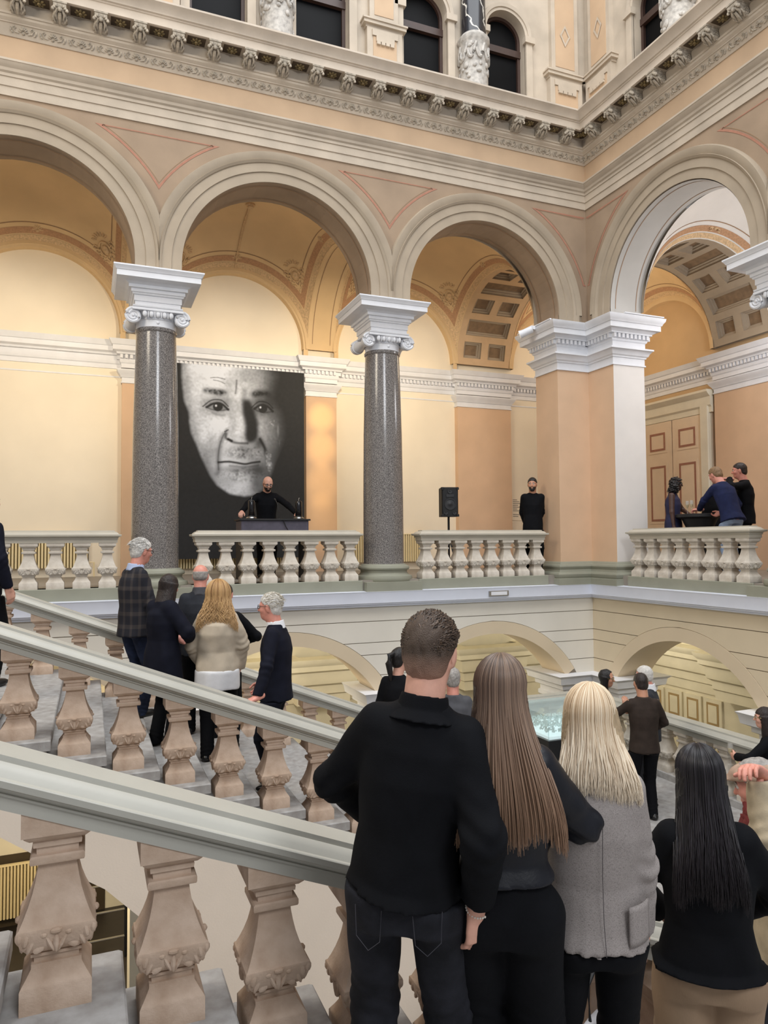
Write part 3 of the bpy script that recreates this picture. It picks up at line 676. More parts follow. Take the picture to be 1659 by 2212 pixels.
# transverse arches: plain ones over the columns, coffered ones at the corner
def trans(name, s, u0, u1, coff, m):
    hd = (YP-.7)/2; vc = (YP+.7)/2; zs = 5.0; e = empty(name, parent=walls[s]); n = 36
    PT = lambda u, t, r: T(s, u, max(.705, min(YP+.1, vc+r*math.cos(t))), zs+r*math.sin(t))
    if not coff:
        mb = MB(); mb.loft([[PT(u, t, hd+.002) for u in (u0-.02, u1+.02)] for t in np.linspace(0, PI, n+1)], closed=False)
        for u in (u0, u1): mb.loft([[PT(u, t, hd), PT(u, t, hd+.5)] for t in np.linspace(0, PI, n+1)], closed=False)
        mb.build('arch_soffit', m, e, 40)
        mb = MB()
        for ua, ub in ((u0+.09, u0+.105), (u1-.105, u1-.09)): mb.loft([[PT(u, t, hd-.003) for u in (ua, ub)] for t in np.linspace(.08, PI-.08, n+1)], closed=False)
        mb.build('painted_line', M_LINE, e)
        return
    # coffered: frame ribs proud of dark panels
    w = u1-u0; rings = []; t0, t1 = 0.0, PI
    mb = MB(); mb.loft([[PT(u, t, hd+.14) for u in (u0, u1)] for t in np.linspace(0, PI, n+1)], closed=False); 
    for u in (u0, u1): mb.loft([[PT(u, t, hd), PT(u, t, hd+.6)] for t in np.linspace(0, PI, n+1)], closed=False)
    def patch(mb, ua, ub, ta, tb, r):
        k = max(2, int((tb-ta)/.05)); mb.loft([[PT(u, t, r) for u in (ua, ub)] for t in np.linspace(ta, tb, k)], closed=False)
    mb.build('arch_back', M_ARCH, e)
    rows = []; t = .10; kinds = ['two', 'one']; k = 0
    while t < PI-.2:
        rows.append((t, t+.235, kinds[k % 2])); t += .33; k += 1
    frame = MB(); cur = 0.0
    for ta, tb, kd in rows:
        patch(frame, u0, u1, cur, ta, hd); cur = tb
        cells = [(u0+.17, u1-.17)] if kd == 'one' else [(u0+.17, (u0+u1)/2-.10), ((u0+u1)/2+.10, u1-.17)]
        edges_ = [u0]+[x for c in cells for x in c]+[u1]
        for i in range(0, len(edges_), 2): patch(frame, edges_[i], edges_[i+1], ta, tb, hd)
        for ua, ub in cells:
            c = MB(); st = [(0, 0.0), (.0, .05), (.04, .055), (.045, .085), (.075, .09), (.08, .12)]
            for (i0, d0), (i1, d1) in zip(st[:-1], st[1:]):
                q0 = [(ua+i0, ta+i0/hd), (ub-i0, ta+i0/hd), (ub-i0, tb-i0/hd), (ua+i0, tb-i0/hd)]; q1 = [(ua+i1, ta+i1/hd), (ub-i1, ta+i1/hd), (ub-i1, tb-i1/hd), (ua+i1, tb-i1/hd)]
                c.loft([[PT(u, t_, hd+d0) for u, t_ in q0], [PT(u, t_, hd+d1) for u, t_ in q1]])
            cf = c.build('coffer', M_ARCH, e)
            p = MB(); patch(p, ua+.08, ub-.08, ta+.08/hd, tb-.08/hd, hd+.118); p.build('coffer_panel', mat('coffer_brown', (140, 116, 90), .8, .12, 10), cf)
    patch(frame, u0, u1, cur, PI, hd)
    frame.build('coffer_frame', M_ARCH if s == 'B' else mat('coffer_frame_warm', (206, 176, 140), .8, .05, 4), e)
trans('transverse_arch', 'A', 3.82, 4.42, False, M_VAULT); trans('transverse_arch', 'A', 7.6, 8.2, False, M_VAULT)
trans('transverse_arch', 'B', 3.82, 4.42, False, M_VAULTW)
trans('coffered_arch', 'A', -.73, .74, True, M_ARCH); trans('coffered_arch', 'B', -.73, .74, True, M_ARCH)
# double door in the corner bay
d = empty('door_1', kind='structure')
XW = YB
MB().box(XW-.10, XW-.001, .85, 3.1, GF, 4.08).build('door_recess', mat('door_frame_grey', (206, 192, 172), .6, .04, 4), d)
for y0, y1 in ((.95, 1.05), (2.95, 3.05)): MB().bbox(XW-.2, XW-.09, y0-.07, y1+.07, GF, 3.78, .02).build('jamb', M_LOWC, d)
MB().path([(XW-.1, 3.15), (XW-.1, .8)], [(0, 3.60), (.06, 3.60), (.06, 3.72), (.10, 3.76), (.1, 3.95), (.14, 3.98), (.2, 4.05), (.2, 4.1), (0, 4.1)]).build('lintel', M_LOWC, d, 30)
M_DOOR = mat('door_cream', (236, 214, 186), .55, .03, 4)
for y0, y1 in ((1.08, 1.985), (2.015, 2.92)):
    lf = MB().box(XW-.16, XW-.10, y0, y1, GF, 3.59).build('door_leaf', M_DOOR, d)
    for z0, z1 in ((2.85, 3.4), (1.15, 2.6), (.3, .95)):
        MB().box(XW-.17, XW-.15, y0+.14, y1-.14, z0, z1).build('door_panel', M_DOOR, lf)
        mb = MB()
        for a, b, c, e_ in ((y0+.2, y1-.2, z0+.06, z0+.11), (y0+.2, y1-.2, z1-.11, z1-.06), (y0+.2, y0+.25, z0+.11, z1-.11), (y1-.25, y1-.2, z0+.11, z1-.11)): mb.box(XW-.176, XW-.165, a, b, c, e_)
        mb.build('panel_line', M_TERRA, lf)
# ------------------------------------------------------------------ lower storey behind the arches
mb = MB(); mb.add([(-12.5, YB, ZLOW), (YB, YB, ZLOW), (YB, YB, -.3), (-12.5, YB, -.3)], [(0, 1, 2, 3)]); lb = mb.build('wall_lower_gallery_back', M_LOWC, kind='structure')
mb = MB(); mb.add([(YB, YB, ZLOW), (YB, -9, ZLOW), (YB, -9, -.3), (YB, YB, -.3)], [(0, 1, 2, 3)]); lr = mb.build('wall_lower_gallery_right', M_LOWC, kind='structure')
mb = MB(); mb.box(-12.5, YB, .7, YB, -.34, -.30); mb.build('ceiling_lower_back', M_LOWC, kind='structure')
mb = MB(); mb.box(.7, YB, -9, .7, -.34, -.31); mb.build('ceiling_lower_right', M_LOWC, kind='structure')
PROF_L = [(0, -2.7), (.04, -2.7), (.04, -2.5), (.08, -2.47), (.08, -2.3), (.16, -2.25), (.18, -2.15), (.18, -2.0), (.28, -1.95), (.28, -1.85), (.34, -1.78), (.36, -1.70), (0, -1.68)]
t4 = empty('trim_4', kind='structure')
MB().path([(-12.5, YB), (-8.3, YB), (-8.3, 3.8), (-7.3, 3.8), (-7.3, YB), (-4.7, YB), (-4.7, 3.8), (-3.6, 3.8), (-3.6, YB), (-.7, YB), (-.7, 3.8), (.7, 3.8), (.7, YB), (YB, YB), (YB, .7), (3.8, .7), (3.8, -.7), (YB, -.7), (YB, -9)], PROF_L).build('lower_cornice', M_LOWC, t4, 30)
for a, b in ((-.6, -2.9), (.85, 3.2)):
    a, b = sorted((a, b)); e = empty('wall_panelling', parent=lr)
    if a > 0:
        for y0 in np.arange(a, b-.4, .58):
            for z0, z1 in ((-6.1, -4.6), (-4.45, -3.6), (-3.45, -2.8)):
                p = MB().box(YB-.05, YB-.001, y0, y0+.5, z0, z1).build('panel', M_LOWC, e)
                mb = MB(); mb.box(YB-.056, YB-.04, y0+.08, y0+.42, z0+.08, z1-.08); mb.build('panel_field', mat('panel_brown', (176, 150, 108), .8, .05, 4), p)
                MB().box(YB-.062, YB-.05, y0+.13, y0+.37, z0+.13, z1-.13).build('panel_centre', M_LOWC, p)
    else:
        MB().box(YB-.02, YB-.001, -2.75, -.85, ZLOW, -2.85).build('panel_yellow', M_LOWY, e)
        for y0, y1, z0, z1 in ((-.85, -.72, ZLOW, -2.72), (-2.9, -2.75, ZLOW, -2.72), (-2.9, -.72, -2.85, -2.72)): MB().bbox(YB-.1, YB-.001, y0, y1, z0, z1, .02).build('panel_frame', M_LOWC, e)
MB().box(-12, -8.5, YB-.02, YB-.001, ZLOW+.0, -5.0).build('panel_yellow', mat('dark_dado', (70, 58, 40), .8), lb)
# ------------------------------------------------------------------ balustrades
BPROF = [(.118, 0), (.118, .085), (.112, .095), (.098, .115), (.083, .140), (.083, .155), (.074, .157), (.074, .178), (.084, .18), (.084, .19), (.078, .192),
         (.098, .205), (.115, .228), (.126, .26), (.130, .285), (.128, .292), (.121, .297), (.108, .325), (.094, .36), (.081, .40), (.072, .44), (.066, .475), (.064, .495),
         (.088, .50), (.091, .507), (.091, .524), (.086, .53), (.07, .532), (.07, .556), (.08, .558), (.082, .574), (.078, .58), (.092, .585), (.108, .60), (.112, .606), (.118, .608), (.118, .651)]
def baluster_mesh(slope, m, fine=True):
    mb = MB(); prof = [(h, z) for h, z in BPROF]
    mb.sq(prof)
    if fine:
        for f in range(4):
            Rz = Matrix.Rotation(f*PI/2, 3, 'Z')
            def leaf(x, y, z, r, rot):
                M = Rz @ Matrix.Rotation(rot, 3, 'Y'); c = Rz @ Vector((x, y, z)); mb.ell(c, r, 7, 5, M)
            leaf(0, -.119, .243, (.012, .014, .042), 0); leaf(0, -.131, .283, (.021, .012, .011), 0)
            for sx in (-1, 1):
                leaf(sx*.022, -.117, .240, (.009, .012, .040), sx*.45); leaf(sx*.040, -.124, .270, (.013, .010, .010), 0)
                leaf(sx*.056, -.104, .218, (.024, .012, .015), sx*.5); leaf(sx*.082, -.112, .238, (.010, .012, .034), -sx*.4); leaf(sx*.098, -.121, .262, (.012, .012, .026), -sx*.2)
            leaf(.121, -.121, .272, (.014, .014, .02), 0)
    if slope:
        mb.v = [(x, y, z+(0 if z < .607 else (-slope*x+(0 if z < .64 else 0)))-(0.0)) if not (.607 <= z < .62) else (x, y, z-.0) for x, y, z in mb.v]
    return mb.mesh('baluster', m, 32)
SL = .3975
B_LEVEL = baluster_mesh(0, M_STONEG); B_RAKE = baluster_mesh(SL, M_STONE)
RPROF = [(0, .651), (.006, .651), (.006, .700), (.018, .704), (.018, .712), (.012, .714), (.022, .730), (.046, .742), (.058, .744), (.060, .768), (.056, .772), (.040, .774), (.036, .768), (.030, .770), (.014, .790), (-.004, .806), (-.020, .812), (-.024, .806), (-.030, .808), (-.034, .830)]
def level_rail(pts4, z, m, parent, hw=.118):
    # pts4: rectangle corners, counter-clockwise
    mb = MB(); mb.path(pts4, [(o, z+h) for o, h in RPROF], True)
    n = len(RPROF); mb.f.append((0*n+n-1, 1*n+n-1, 2*n+n-1, 3*n+n-1)); mb.m.append(0); mb.f.append((0, n, 2*n, 3*n)); mb.m.append(0)
    return mb.build('handrail', m, parent, 30)
def level_balustrade(s, u0, u1, n, vc, z, label, mesh, mr, pl=(-.14, .14), plz=.18):
    c = T(s, (u0+u1)/2, vc, z); e = empty('balustrade', c, label=label, cat='balustrade', group='gallery balustrades')
    def R(ua, ub, h):
        q = [T(s, ua, vc-h, 0)[:2], T(s, ub, vc-h, 0)[:2], T(s, ub, vc+h, 0)[:2], T(s, ua, vc+h, 0)[:2]]
        q = [(x-c[0], y-c[1]) for x, y in q]
        ar = sum(q[i][0]*q[(i+1) % 4][1]-q[(i+1) % 4][0]*q[i][1] for i in range(4))
        return q if ar > 0 else q[::-1]
    level_rail(R(u0+.06, u1-.06, .118), 0, mr, e)
    q = R(u0-.0, u1+.0, .145); xs = [p[0] for p in q]; ys = [p[1] for p in q]
    MB().bbox(min(xs), max(xs), min(ys), max(ys), -plz, 0, .008).build('plinth', M_SAGE, e)
    us = [u0+.19+(u1-u0-.38)*i/(n-1) for i in range(n)]
    for u in us:
        p = T(s, u, vc, z); put(mesh, 'baluster', e, (p[0]-c[0], p[1]-c[1], 0))
    return e
level_balustrade('A', 1.0, 3.62, 8, .12, GF, 'grey stone balustrade between the corner pier and the nearest column', B_LEVEL, M_RAILB)
level_balustrade('A', 4.64, 7.40, 8, .12, GF, 'grey stone balustrade in front of the lectern and portrait', B_LEVEL, M_RAILB)
level_balustrade('A', 8.40, 11.2, 8, .12, GF, 'grey stone balustrade of the gallery at the left edge', B_LEVEL, M_RAILB)
level_balustrade('B', 1.0, 3.62, 8, .12, GF, 'beige stone balustrade of the right-hand gallery', B_LEVEL, M_RAILB)

# ------------------------------------------------------------------ stairs
def XK(k): return -8.93+.4*k
def ZK(k): return -.882-.159*k
def step_mesh(y0, y1):
    mb = MB(); mb.bbox(-.20, .235, y0, y1, -.078, 0, .008); mb.box(-.2, .2, y0+.07, y1-.07, -.32, -.078)
    return mb.mesh('step', [M_TREAD], None)
def flight(label, y0, y1, ks):
    e = empty('staircase', (XK(0), (y0+y1)/2, ZK(ks[-1])-.3), label=label, cat='staircase'); c = e.location
    me = step_mesh(y0-c.y, y1-c.y)
    for k in ks: put(me, 'step', e, (XK(k)-c.x, 0, ZK(k)-c.z))
    return e
f2 = flight('stone stair flight crowded with guests, behind the front handrail', -5.20, -1.76, list(range(-6, 12)))
f1 = flight('stone stair flight in the foreground under the viewers', -12.2, -8.11, list(range(-6, 12)))
def raked_balustrade(yc, ks, label, skip=(), slab=False):
    xm = XK(0); e = empty('balustrade', (xm, yc, ZK(0)), label=label, cat='balustrade', group='stair balustrades')
    xa, xb = XK(ks[0])-.2-xm, XK(ks[-1])+.2-xm
    ring = [(o, h) for o, h in RPROF]; full = [(.118+o, h) for o, h in ring]+[(-.118-o, h) for o, h in ring[::-1]]
    n_ = 2
    MB().loft([[(x, o, h-SL*x) for o, h in full] for x in (xa, xb)], True, True).build('handrail', M_RAIL, e, 30)
    for k in ks:
        if k in skip: continue
        put(B_RAKE, 'baluster', e, (XK(k)-xm, 0, ZK(k)-ZK(0)))
    return e
raked_balustrade(-4.99, list(range(-5, 12)), 'raked stone balustrade along the near side of the crowded stair flight')
raked_balustrade(-1.97, list(range(-5, 12)), 'raked stone balustrade on the far side of the crowded stair flight')
fb = raked_balustrade(-8.32, list(range(-5, 12)), 'large raked stone balustrade in the left foreground', skip=(7,))
mb = MB(); mb.sq([(.2, 0), (.2, .12), (.17, .15), (.15, .17), (.15, .50), (.17, .52), (.19, .55), (.19, .60), (.16, .62)]); mb.build('newel', M_STONE, fb, 30, loc=(XK(7)-XK(0), 0, ZK(7)-ZK(0)))
# wall under the second flight with its raking arch, and the soffits
AX = [-11.4, -10.4, -9.43, -8.99, -8.70, -8.38, -8.20, -8.12, -8.10, -8.09]; AZ = [-.95, -1.02, -1.42, -1.735, -1.93, -2.256, -2.62, -3.1, -4.0, ZLOW]
mb = MB()
def topz(x): return ZK((x+8.93)/.4)-.20
pts = [(x, z) for x, z in zip(AX, AZ)]
for (xa, za), (xb, zb) in zip(pts[:-1], pts[1:]):
    for y in (-5.13, -4.75): mb.add([(xa, y, za), (xb, y, zb), (xb, y, topz(xb)), (xa, y, topz(xa))], [(0, 1, 2, 3)])
    mb.add([(xa, -5.13, za), (xb, -5.13, zb), (xb, -4.75, zb), (xa, -4.75, za)], [(0, 1, 2, 3)])
for y in (-5.13, -4.75): mb.add([(-8.09, y, ZLOW), (-4.0, y, ZLOW), (-4.0, y, topz(-4.4)), (-8.09, y, topz(-8.09))], [(0, 1, 2, 3)])
sw = mb.build('wall_stair', M_STAIRW, kind='structure')
mb = MB(); mb.add([(-11.4, -4.75, topz(-11.4)-.12), (-4.3, -4.75, topz(-4.3)-.12), (-4.3, -1.8, topz(-4.3)-.12), (-11.4, -1.8, topz(-11.4)-.12)], [(0, 1, 2, 3)]); mb.build('stair_soffit', M_DFLOOR, sw)
mb = MB(); mb.add([(-11.4, -8.19, topz(-11.4)-.1), (-4.3, -8.19, topz(-4.3)-.1), (-4.3, -8.19, ZLOW), (-11.4, -8.19, ZLOW)], [(0, 1, 2, 3)]); mb.build('wall_stair_front', M_STAIRW, kind='structure')
# landing with its balustrades, and the middle flight going down
MB().box(-4.33, -.52, -12.6, -.50, ZLAND-.3, ZLAND).build('floor_landing', M_TREAD, kind='structure')
mf = empty('staircase', (-4.4, -6.65, ZLAND-1), label='middle stair flight leading down from the landing', cat='staircase')
mb = MB(); mb.bbox(-.235, .2, -1.35, 1.35, -.078, 0, .008); mb.box(-.2, .2, -1.35, 1.35, -.35, -.078); sm = mb.mesh('step', M_TREAD)
for k in range(14): put(sm, 'step', mf, (-.13-.33*k, 0, 1-.16*(k+1)))
def landing_bal(p0, p1, label):
    a, b = Vector(p0), Vector(p1); c = (a+b)/2; d = (b-a); Ln = d.length; alongx = abs(d.x) > abs(d.y)
    e = empty('balustrade', (c.x, c.y, ZLAND), label=label, cat='balustrade', group='landing balustrades'); h = Ln/2
    hx, hy = (h, .118) if alongx else (.118, h)
    level_rail([(-hx, -hy), (hx, -hy), (hx, hy), (-hx, hy)], 0.10, M_RAIL, e)
    MB().bbox(-hx-.02, hx+.02, -hy-.02, hy+.02, 0, .10, .01).build('plinth', M_TREAD, e)
    n = int(Ln/.37)
    for i in range(n):
        t = -h+.2+(Ln-.4)*i/(n-1); put(B_LEVEL, 'baluster', e, ((t, 0, .10) if alongx else (0, t, .10)))
landing_bal((-5.3 if False else -4.2, -.75), (-.9, -.75), 'landing balustrade running behind the glass showcase')
landing_bal((-.75, -.6), (-.75, -9.5), 'landing balustrade on the right beside the woman with a glass')

# ------------------------------------------------------------------ portrait banner (flat print)
def portrait(nx=260, ny=380):
    a, b = np.meshgrid((np.arange(nx)+.5)/nx, (np.arange(ny)+.5)/ny)
    x = 10+1565*a*.908/(1-.092*a); ty = 20+140*x/1575; y = ty+b*(425-39*x/1575)*5.72
    def blur(m, r):
        for _ in range(3):
            for ax in (0, 1):
                k = max(1, int(r)); c = np.cumsum(np.pad(m, [(k+1, k) if i == ax else (0, 0) for i in (0, 1)], mode='edge'), axis=ax)
                m = (np.take(c, range(2*k+1, c.shape[ax]), ax)-np.take(c, range(0, c.shape[ax]-2*k-1), ax))/(2*k+1)
        return m
    def poly(P):
        P = np.array(P, float); ins = np.zeros(x.shape, bool); j = len(P)-1
        for i in range(len(P)):
            xi, yi, xj, yj = *P[i], *P[j]
            ins ^= ((yi > y) != (yj > y)) & (x < (xj-xi)*(y-yi)/(yj-yi+1e-9)+xi); j = i
        return ins.astype(float)
    def smooth(P):
        P = [np.array(q, float) for q in P]; Q = [2*P[0]-P[1]]+P+[2*P[-1]-P[-2]]; out = []
        for i in range(1, len(Q)-2):
            for t in np.linspace(0, 1, 7)[:-1]: out.append(.5*(2*Q[i]+(Q[i+1]-Q[i-1])*t+(2*Q[i-1]-5*Q[i]+4*Q[i+1]-Q[i+2])*t*t+(3*Q[i]-Q[i-1]-3*Q[i+1]+Q[i+2])*t**3))
        return out+[P[-1]]
    def stroke(P, w):
        P = smooth(P)
        d = np.full(x.shape, 1e9)
        for (x0, y0), (x1, y1) in zip(P[:-1], P[1:]):
            t = np.clip(((x-x0)*(x1-x0)+(y-y0)*(y1-y0))/((x1-x0)**2+(y1-y0)**2), 0, 1); d = np.minimum(d, np.hypot(x-x0-t*(x1-x0), y-y0-t*(y1-y0)))
        return np.exp(-(d/w)**2)
    def ell(cx, cy, rx, ry, p=2.0): return np.exp(-(((x-cx)/rx)**2+((y-cy)/ry)**2)**(p/2))
    nz = lambda k: blur(rng.standard_normal(x.shape), k)
    n1 = nz(1); n1 /= n1.std(); n2 = nz(4); n2 /= n2.std(); n3 = nz(12); n3 /= n3.std()
    face = blur(poly([(75, -100), (85, 250), (110, 500), (160, 640), (165, 760), (185, 900), (235, 1020), (290, 1180), (390, 1420), (470, 1540), (620, 1640), (800, 1668), (930, 1645), (1050, 1570), (1130, 1440), (1200, 1250), (1330, 1000), (1400, 700), (1420, 400), (1300, -100)]), 2)
    # falloff of light from the left
    xb = np.interp(y, [0, 200, 330, 450, 620, 800, 1000, 1200, 1350, 1500, 1660], [1010, 1120, 1080, 1060, 1170, 1210, 1190, 1130, 1120, 1020, 960])
    L = 1/(1+np.exp((x-xb)/75)); L = .84*L+.09*(1/(1+np.exp((x-xb-160)/60)))
    L *= .9+.12*np.exp(-((x-330)/300)**2)
    L *= 1-.30*np.clip((x-720)/400, 0, 1); L *= 1-.30*np.exp(-((x-np.interp(y, [0, 600, 1000, 1500], [90, 150, 250, 430]))/70)**2)
    for q in ((470, 575, 200, 105, .42), (1010, 590, 190, 100, .45), (655, 760, 55, 210, .20), (400, 1120, 110, 230, .26), (740, 1335, 230, 38, .30), (560, 1500, 150, 120, .18), (300, 760, 90, 160, .12), (620, 300, 60, 130, .15), (820, 180, 160, 120, .18), (760, 930, 170, 40, .16), (250, 300, 120, 180, .10)): L = L*(1-q[4]*ell(*q[:4]))
    L *= 1+.10*ell(520, 800, 120, 90)+.12*ell(660, 600, 40, 160)+.10*ell(700, 900, 80, 60)+.10*ell(300, 950, 80, 200)
    mul = lambda m, k: L*(1-m*(1-k))
    L = mul(blur(poly([(770, 470), (860, 490), (905, 600), (960, 760), (950, 930), (900, 990), (830, 1000), (815, 820), (775, 640)]), 3), .10)
    L = mul(blur(poly([(775, 330), (810, 340), (790, 470), (770, 470)]), 4), .45)
    L = mul(ell(870, 900, 75, 95, 3), .4); L = mul(ell(970, 1010, 60, 70), .45)
    L = mul(blur(poly([(310, 350), (400, 345), (560, 368), (600, 395), (500, 425), (420, 400), (330, 385)]), 3)*(.95+.2*n1), .10)
    L = mul(blur(poly([(870, 410), (930, 372), (1080, 380), (1140, 440), (1040, 425), (910, 440)]), 3)*(1+.15*n1), .05)
    L = mul(ell(480, 490, 170, 60)*.5, .45); L = mul(ell(1010, 500, 150, 55)*.7, .4)
    for P, ix, iy, hl, lum in (([(355, 572), (430, 528), (520, 530), (600, 600), (500, 612), (410, 598)], 482, 566, (460, 552), .52), ([(915, 588), (990, 545), (1080, 562), (1150, 622), (1040, 634), (950, 612)], 1022, 586, (990, 570), .33)):
        e = blur(poly(smooth(P+[P[0]])), 1); L = L*(1-e)+lum*e; iris = np.clip(1.6*ell(ix, iy, 52, 50, 6), 0, 1); L = L*(1-iris)+.03*iris
        h = np.clip(ell(hl[0], hl[1], 13, 16)*1.3, 0, 1); L = L*(1-h)+.85*h
        L = mul(stroke(P[:4], 13), .12); L = mul(stroke([P[3], P[4], P[5], P[0]], 9)*.6, .4)
        L = mul(stroke([(P[0][0]-40, P[0][1]-10), (P[1][0]-20, P[1][1]-42), (P[2][0], P[2][1]-45), (P[3][0], P[3][1]-40)], 8)*.8, .3)
    for P, wd, k in (([(580, 860), (530, 950), (500, 1060), (485, 1200), (490, 1340), (475, 1390)], 34, .68), ([(580, 860), (530, 950), (500, 1060), (485, 1200), (490, 1340)], 9, .7), ([(985, 960), (1040, 1060), (1075, 1170), (1085, 1225)], 20, .25), ([(490, 1250), (600, 1240), (700, 1252), (800, 1266), (880, 1250), (980, 1235)], 13, .22),
                     ([(700, 240), (694, 330), (685, 400)], 12, .6), ([(575, 900), (575, 950), (620, 975), (660, 1000), (740, 1012), (830, 1012)], 16, .5), ([(600, 965), (640, 985)], 14, .12), ([(400, 208), (470, 203), (560, 225)], 7, .6), ([(430, 235), (500, 250), (560, 280)], 6, .65),
                     ([(420, 640), (490, 668), (560, 668)], 16, .8), ([(560, 870), (600, 850)], 8, .5), ([(620, 1290), (800, 1300), (960, 1280)], 14, .75)):
        L = mul(stroke(P, wd), k)
    st = ell(840, 1130, 300, 95, 3); L = mul(st*np.clip(.45+.3*n1+.1*n2, 0, 1), .5); L = mul(ell(800, 1100, 90, 80), .65)
    st = ell(780, 1400, 330, 110, 3); L = mul(st*np.clip(.35+.28*n1+.1*n2, 0, 1), .55)
    L = mul(ell(960, 1330, 110, 90), .45); L = mul(ell(930, 1500, 60, 90), .6); L = mul(ell(380, 1230, 60, 200), .9)
    L = np.maximum(L, .50*ell(1130, 770, 90, 90)*(.8+.25*n1)*.9); L = np.maximum(L, .42*ell(1215, 850, 34, 150)); L = np.maximum(L, .60*ell(1090, 1230, 60, 190)*(.9+.12*n1))
    L = np.maximum(L, .30*ell(1235, 1000, 22, 90)); L = L+.10*ell(790, 1500, 170, 70)
    L = L*(1+.035*n1+.02*n2+.012*n3); L = L*face
    bgd = .018+.012*np.clip((x-1100)/450, 0, 1)+.012*np.clip((y-1600)/400, 0, 1)+.002*n1
    L = np.clip(np.maximum(.86*np.clip(L, 0, 2)**2.0, bgd*.42), .004, .7)
    return L
Lp = portrait(); ny_, nx_ = Lp.shape
pb = empty('portrait_banner', (-5.93, 3.74, .45), label='huge black and white portrait banner of an elderly man on the gallery wall', cat='banner')
MB().box(-1.35, 1.35, -.02, .05, 0, 3.96).build('board', M_BLACK, pb)
for x_ in (-1.0, 1.0):
    for z_ in (.4, 3.4): MB().box(x_-.05, x_+.05, .05, .37, z_, z_+.08).build('wall_bracket', M_BLACK, pb)
me = bpy.data.meshes.new('print'); gx = np.linspace(-1.35, 1.35, nx_+1); gz = np.linspace(3.96, 0, ny_+1)
V = np.array([(x, -.026, z) for z in gz for x in gx]); W1 = nx_+1
Fq = [(j*W1+i, (j+1)*W1+i, (j+1)*W1+i+1, j*W1+i+1) for j in range(ny_) for i in range(nx_)]
me.from_pydata(V.tolist(), [], Fq)
ca = me.color_attributes.new('Col', 'FLOAT_COLOR', 'CORNER'); col = np.ones((ny_*nx_, 4, 4), np.float32); t_ = Lp.reshape(-1)
for c_, k_ in ((0, .92), (1, .98), (2, 1.10)): col[:, :, c_] = (t_*k_)[:, None]
ca.data.foreach_set('color', col.reshape(-1)); me.materials.append(mat_attr('portrait_print', .75))
put(me, 'print', pb)

# ------------------------------------------------------------------ things on the gallery
ld = empty('lectern', (-5.83, 1.38, GF), label='dark grey box lectern in front of the portrait banner', cat='lectern')
M_LEC = mat('lectern_grey', (88, 84, 98), .6, .12, 10); MB().bbox(-.60, .60, -.24, .24, .70, 1.02, .01).build('body', M_LEC, ld)
for sx in (-1, 1): MB().bbox(sx*.57-.03, sx*.57+.03, -.24, .24, 0, .70, .005).build('side_panel', M_BLACK, ld)
MB().bbox(-.63, .63, -.27, .27, 1.02, 1.05, .008).build('top', M_BLACK, ld)
for x, t in ((-6.22, 'left'), (-5.37, 'right')):
    e = empty('candle', (x, 1.30, GF+1.05), label='black pillar candle on a silver foot at the %s end of the lectern' % t, cat='candle', group='candles on the lectern')
    MB().lathe([(.09, 0), (.095, .015), (.085, .03), (.07, .035), (.075, .05), (.05, .052)], 20).build('foot', M_METAL, e, 30)
    mb = MB(); mb.lathe([(.056, .05), (.06, .055), (.06, .30), (.05, .325), (.02, .335), (.005, .33)], 24); mb.build('wax', mat('black_wax', (20, 20, 24), .15, .1, 5), e, 40)
    MB().tube([(0, 0, .33), (.004, 0, .36), (.012, 0, .385)], .004, 6).build('wick', M_METAL, e)
e = empty('microphone', (-5.72, 1.35, GF+1.05), label='thin black gooseneck microphone on the lectern', cat='microphone')
MB().lathe([(.05, 0), (.05, .015), (.02, .02)], 16).build('foot', M_BLACK, e); MB().tube([(0, 0, .01), (.0, .0, .15), (-.02, .03, .28), (-.04, .07, .34)], .008, 8).build('gooseneck', M_BLACK, e); MB().tube([(-.04, .07, .34), (-.055, .095, .37)], .014, 8).build('capsule', M_BLACK, e)
MB().tube([(-5.70, 1.10, 1.16), (-5.66, 1.096, 1.05), (-5.60, 1.096, .95), (-5.62, 1.096, .7), (-5.55, 1.12, .4), (-5.5, 1.15, .14)], .008, 6).build('cable', M_BLACK, None, label='thin black cable hanging down the front of the lectern', cat='cable')
st = empty('speaker_stand', (-2.24, 1.55, GF), label='black tripod stand carrying the loudspeaker', cat='stand')
MB().tube([(0, 0, .25), (0, 0, 1.12)], .022, 10).build('pole', M_BLACK, st); MB().tube([(0, 0, .62), (0, 0, .70)], .035, 10).build('collar', M_BLACK, st)
for k in range(3):
    a = k*2*PI/3+.5; MB().tube([(.03*math.cos(a), .03*math.sin(a), .68), (.42*math.cos(a), .42*math.sin(a), .01)], .016, 8).build('leg', M_BLACK, st)
    MB().tube([(.02*math.cos(a), .02*math.sin(a), .3), (.24*math.cos(a), .24*math.sin(a), .32)], .008, 6).build('brace', M_BLACK, st)
ls = empty('loudspeaker', (-2.24, 1.55, GF+1.12), rz=math.radians(-14), label='black loudspeaker cabinet on a stand between the column and the leaning man', cat='loudspeaker')
MB().bbox(-.165, .165, -.15, .15, 0, .58, .02).build('cabinet', M_BLACK, ls)
Mgr = mat('speaker_cone', (48, 48, 50), .5, .1, 30)
def disc(x, z, r, nm, m_, y=-.152):
    mb = MB(); mb.loft([[(x+rr*math.cos(2*PI*j/24), y+d_, z+rr*math.sin(2*PI*j/24)) for j in range(24)] for rr, d_ in ((r, 0), (r*.98, -.012), (r*.86, -.012), (r*.82, -.002), (r*.3, .0), (r*.2, -.008), (.002, -.01))]); mb.build(nm, m_, ls, 40)
disc(0, .245, .115, 'woofer', Mgr); disc(0, .50, .05, 'tweeter', Mgr); disc(-.085, .08, .045, 'port', Mgr); disc(.085, .08, .045, 'port', Mgr)
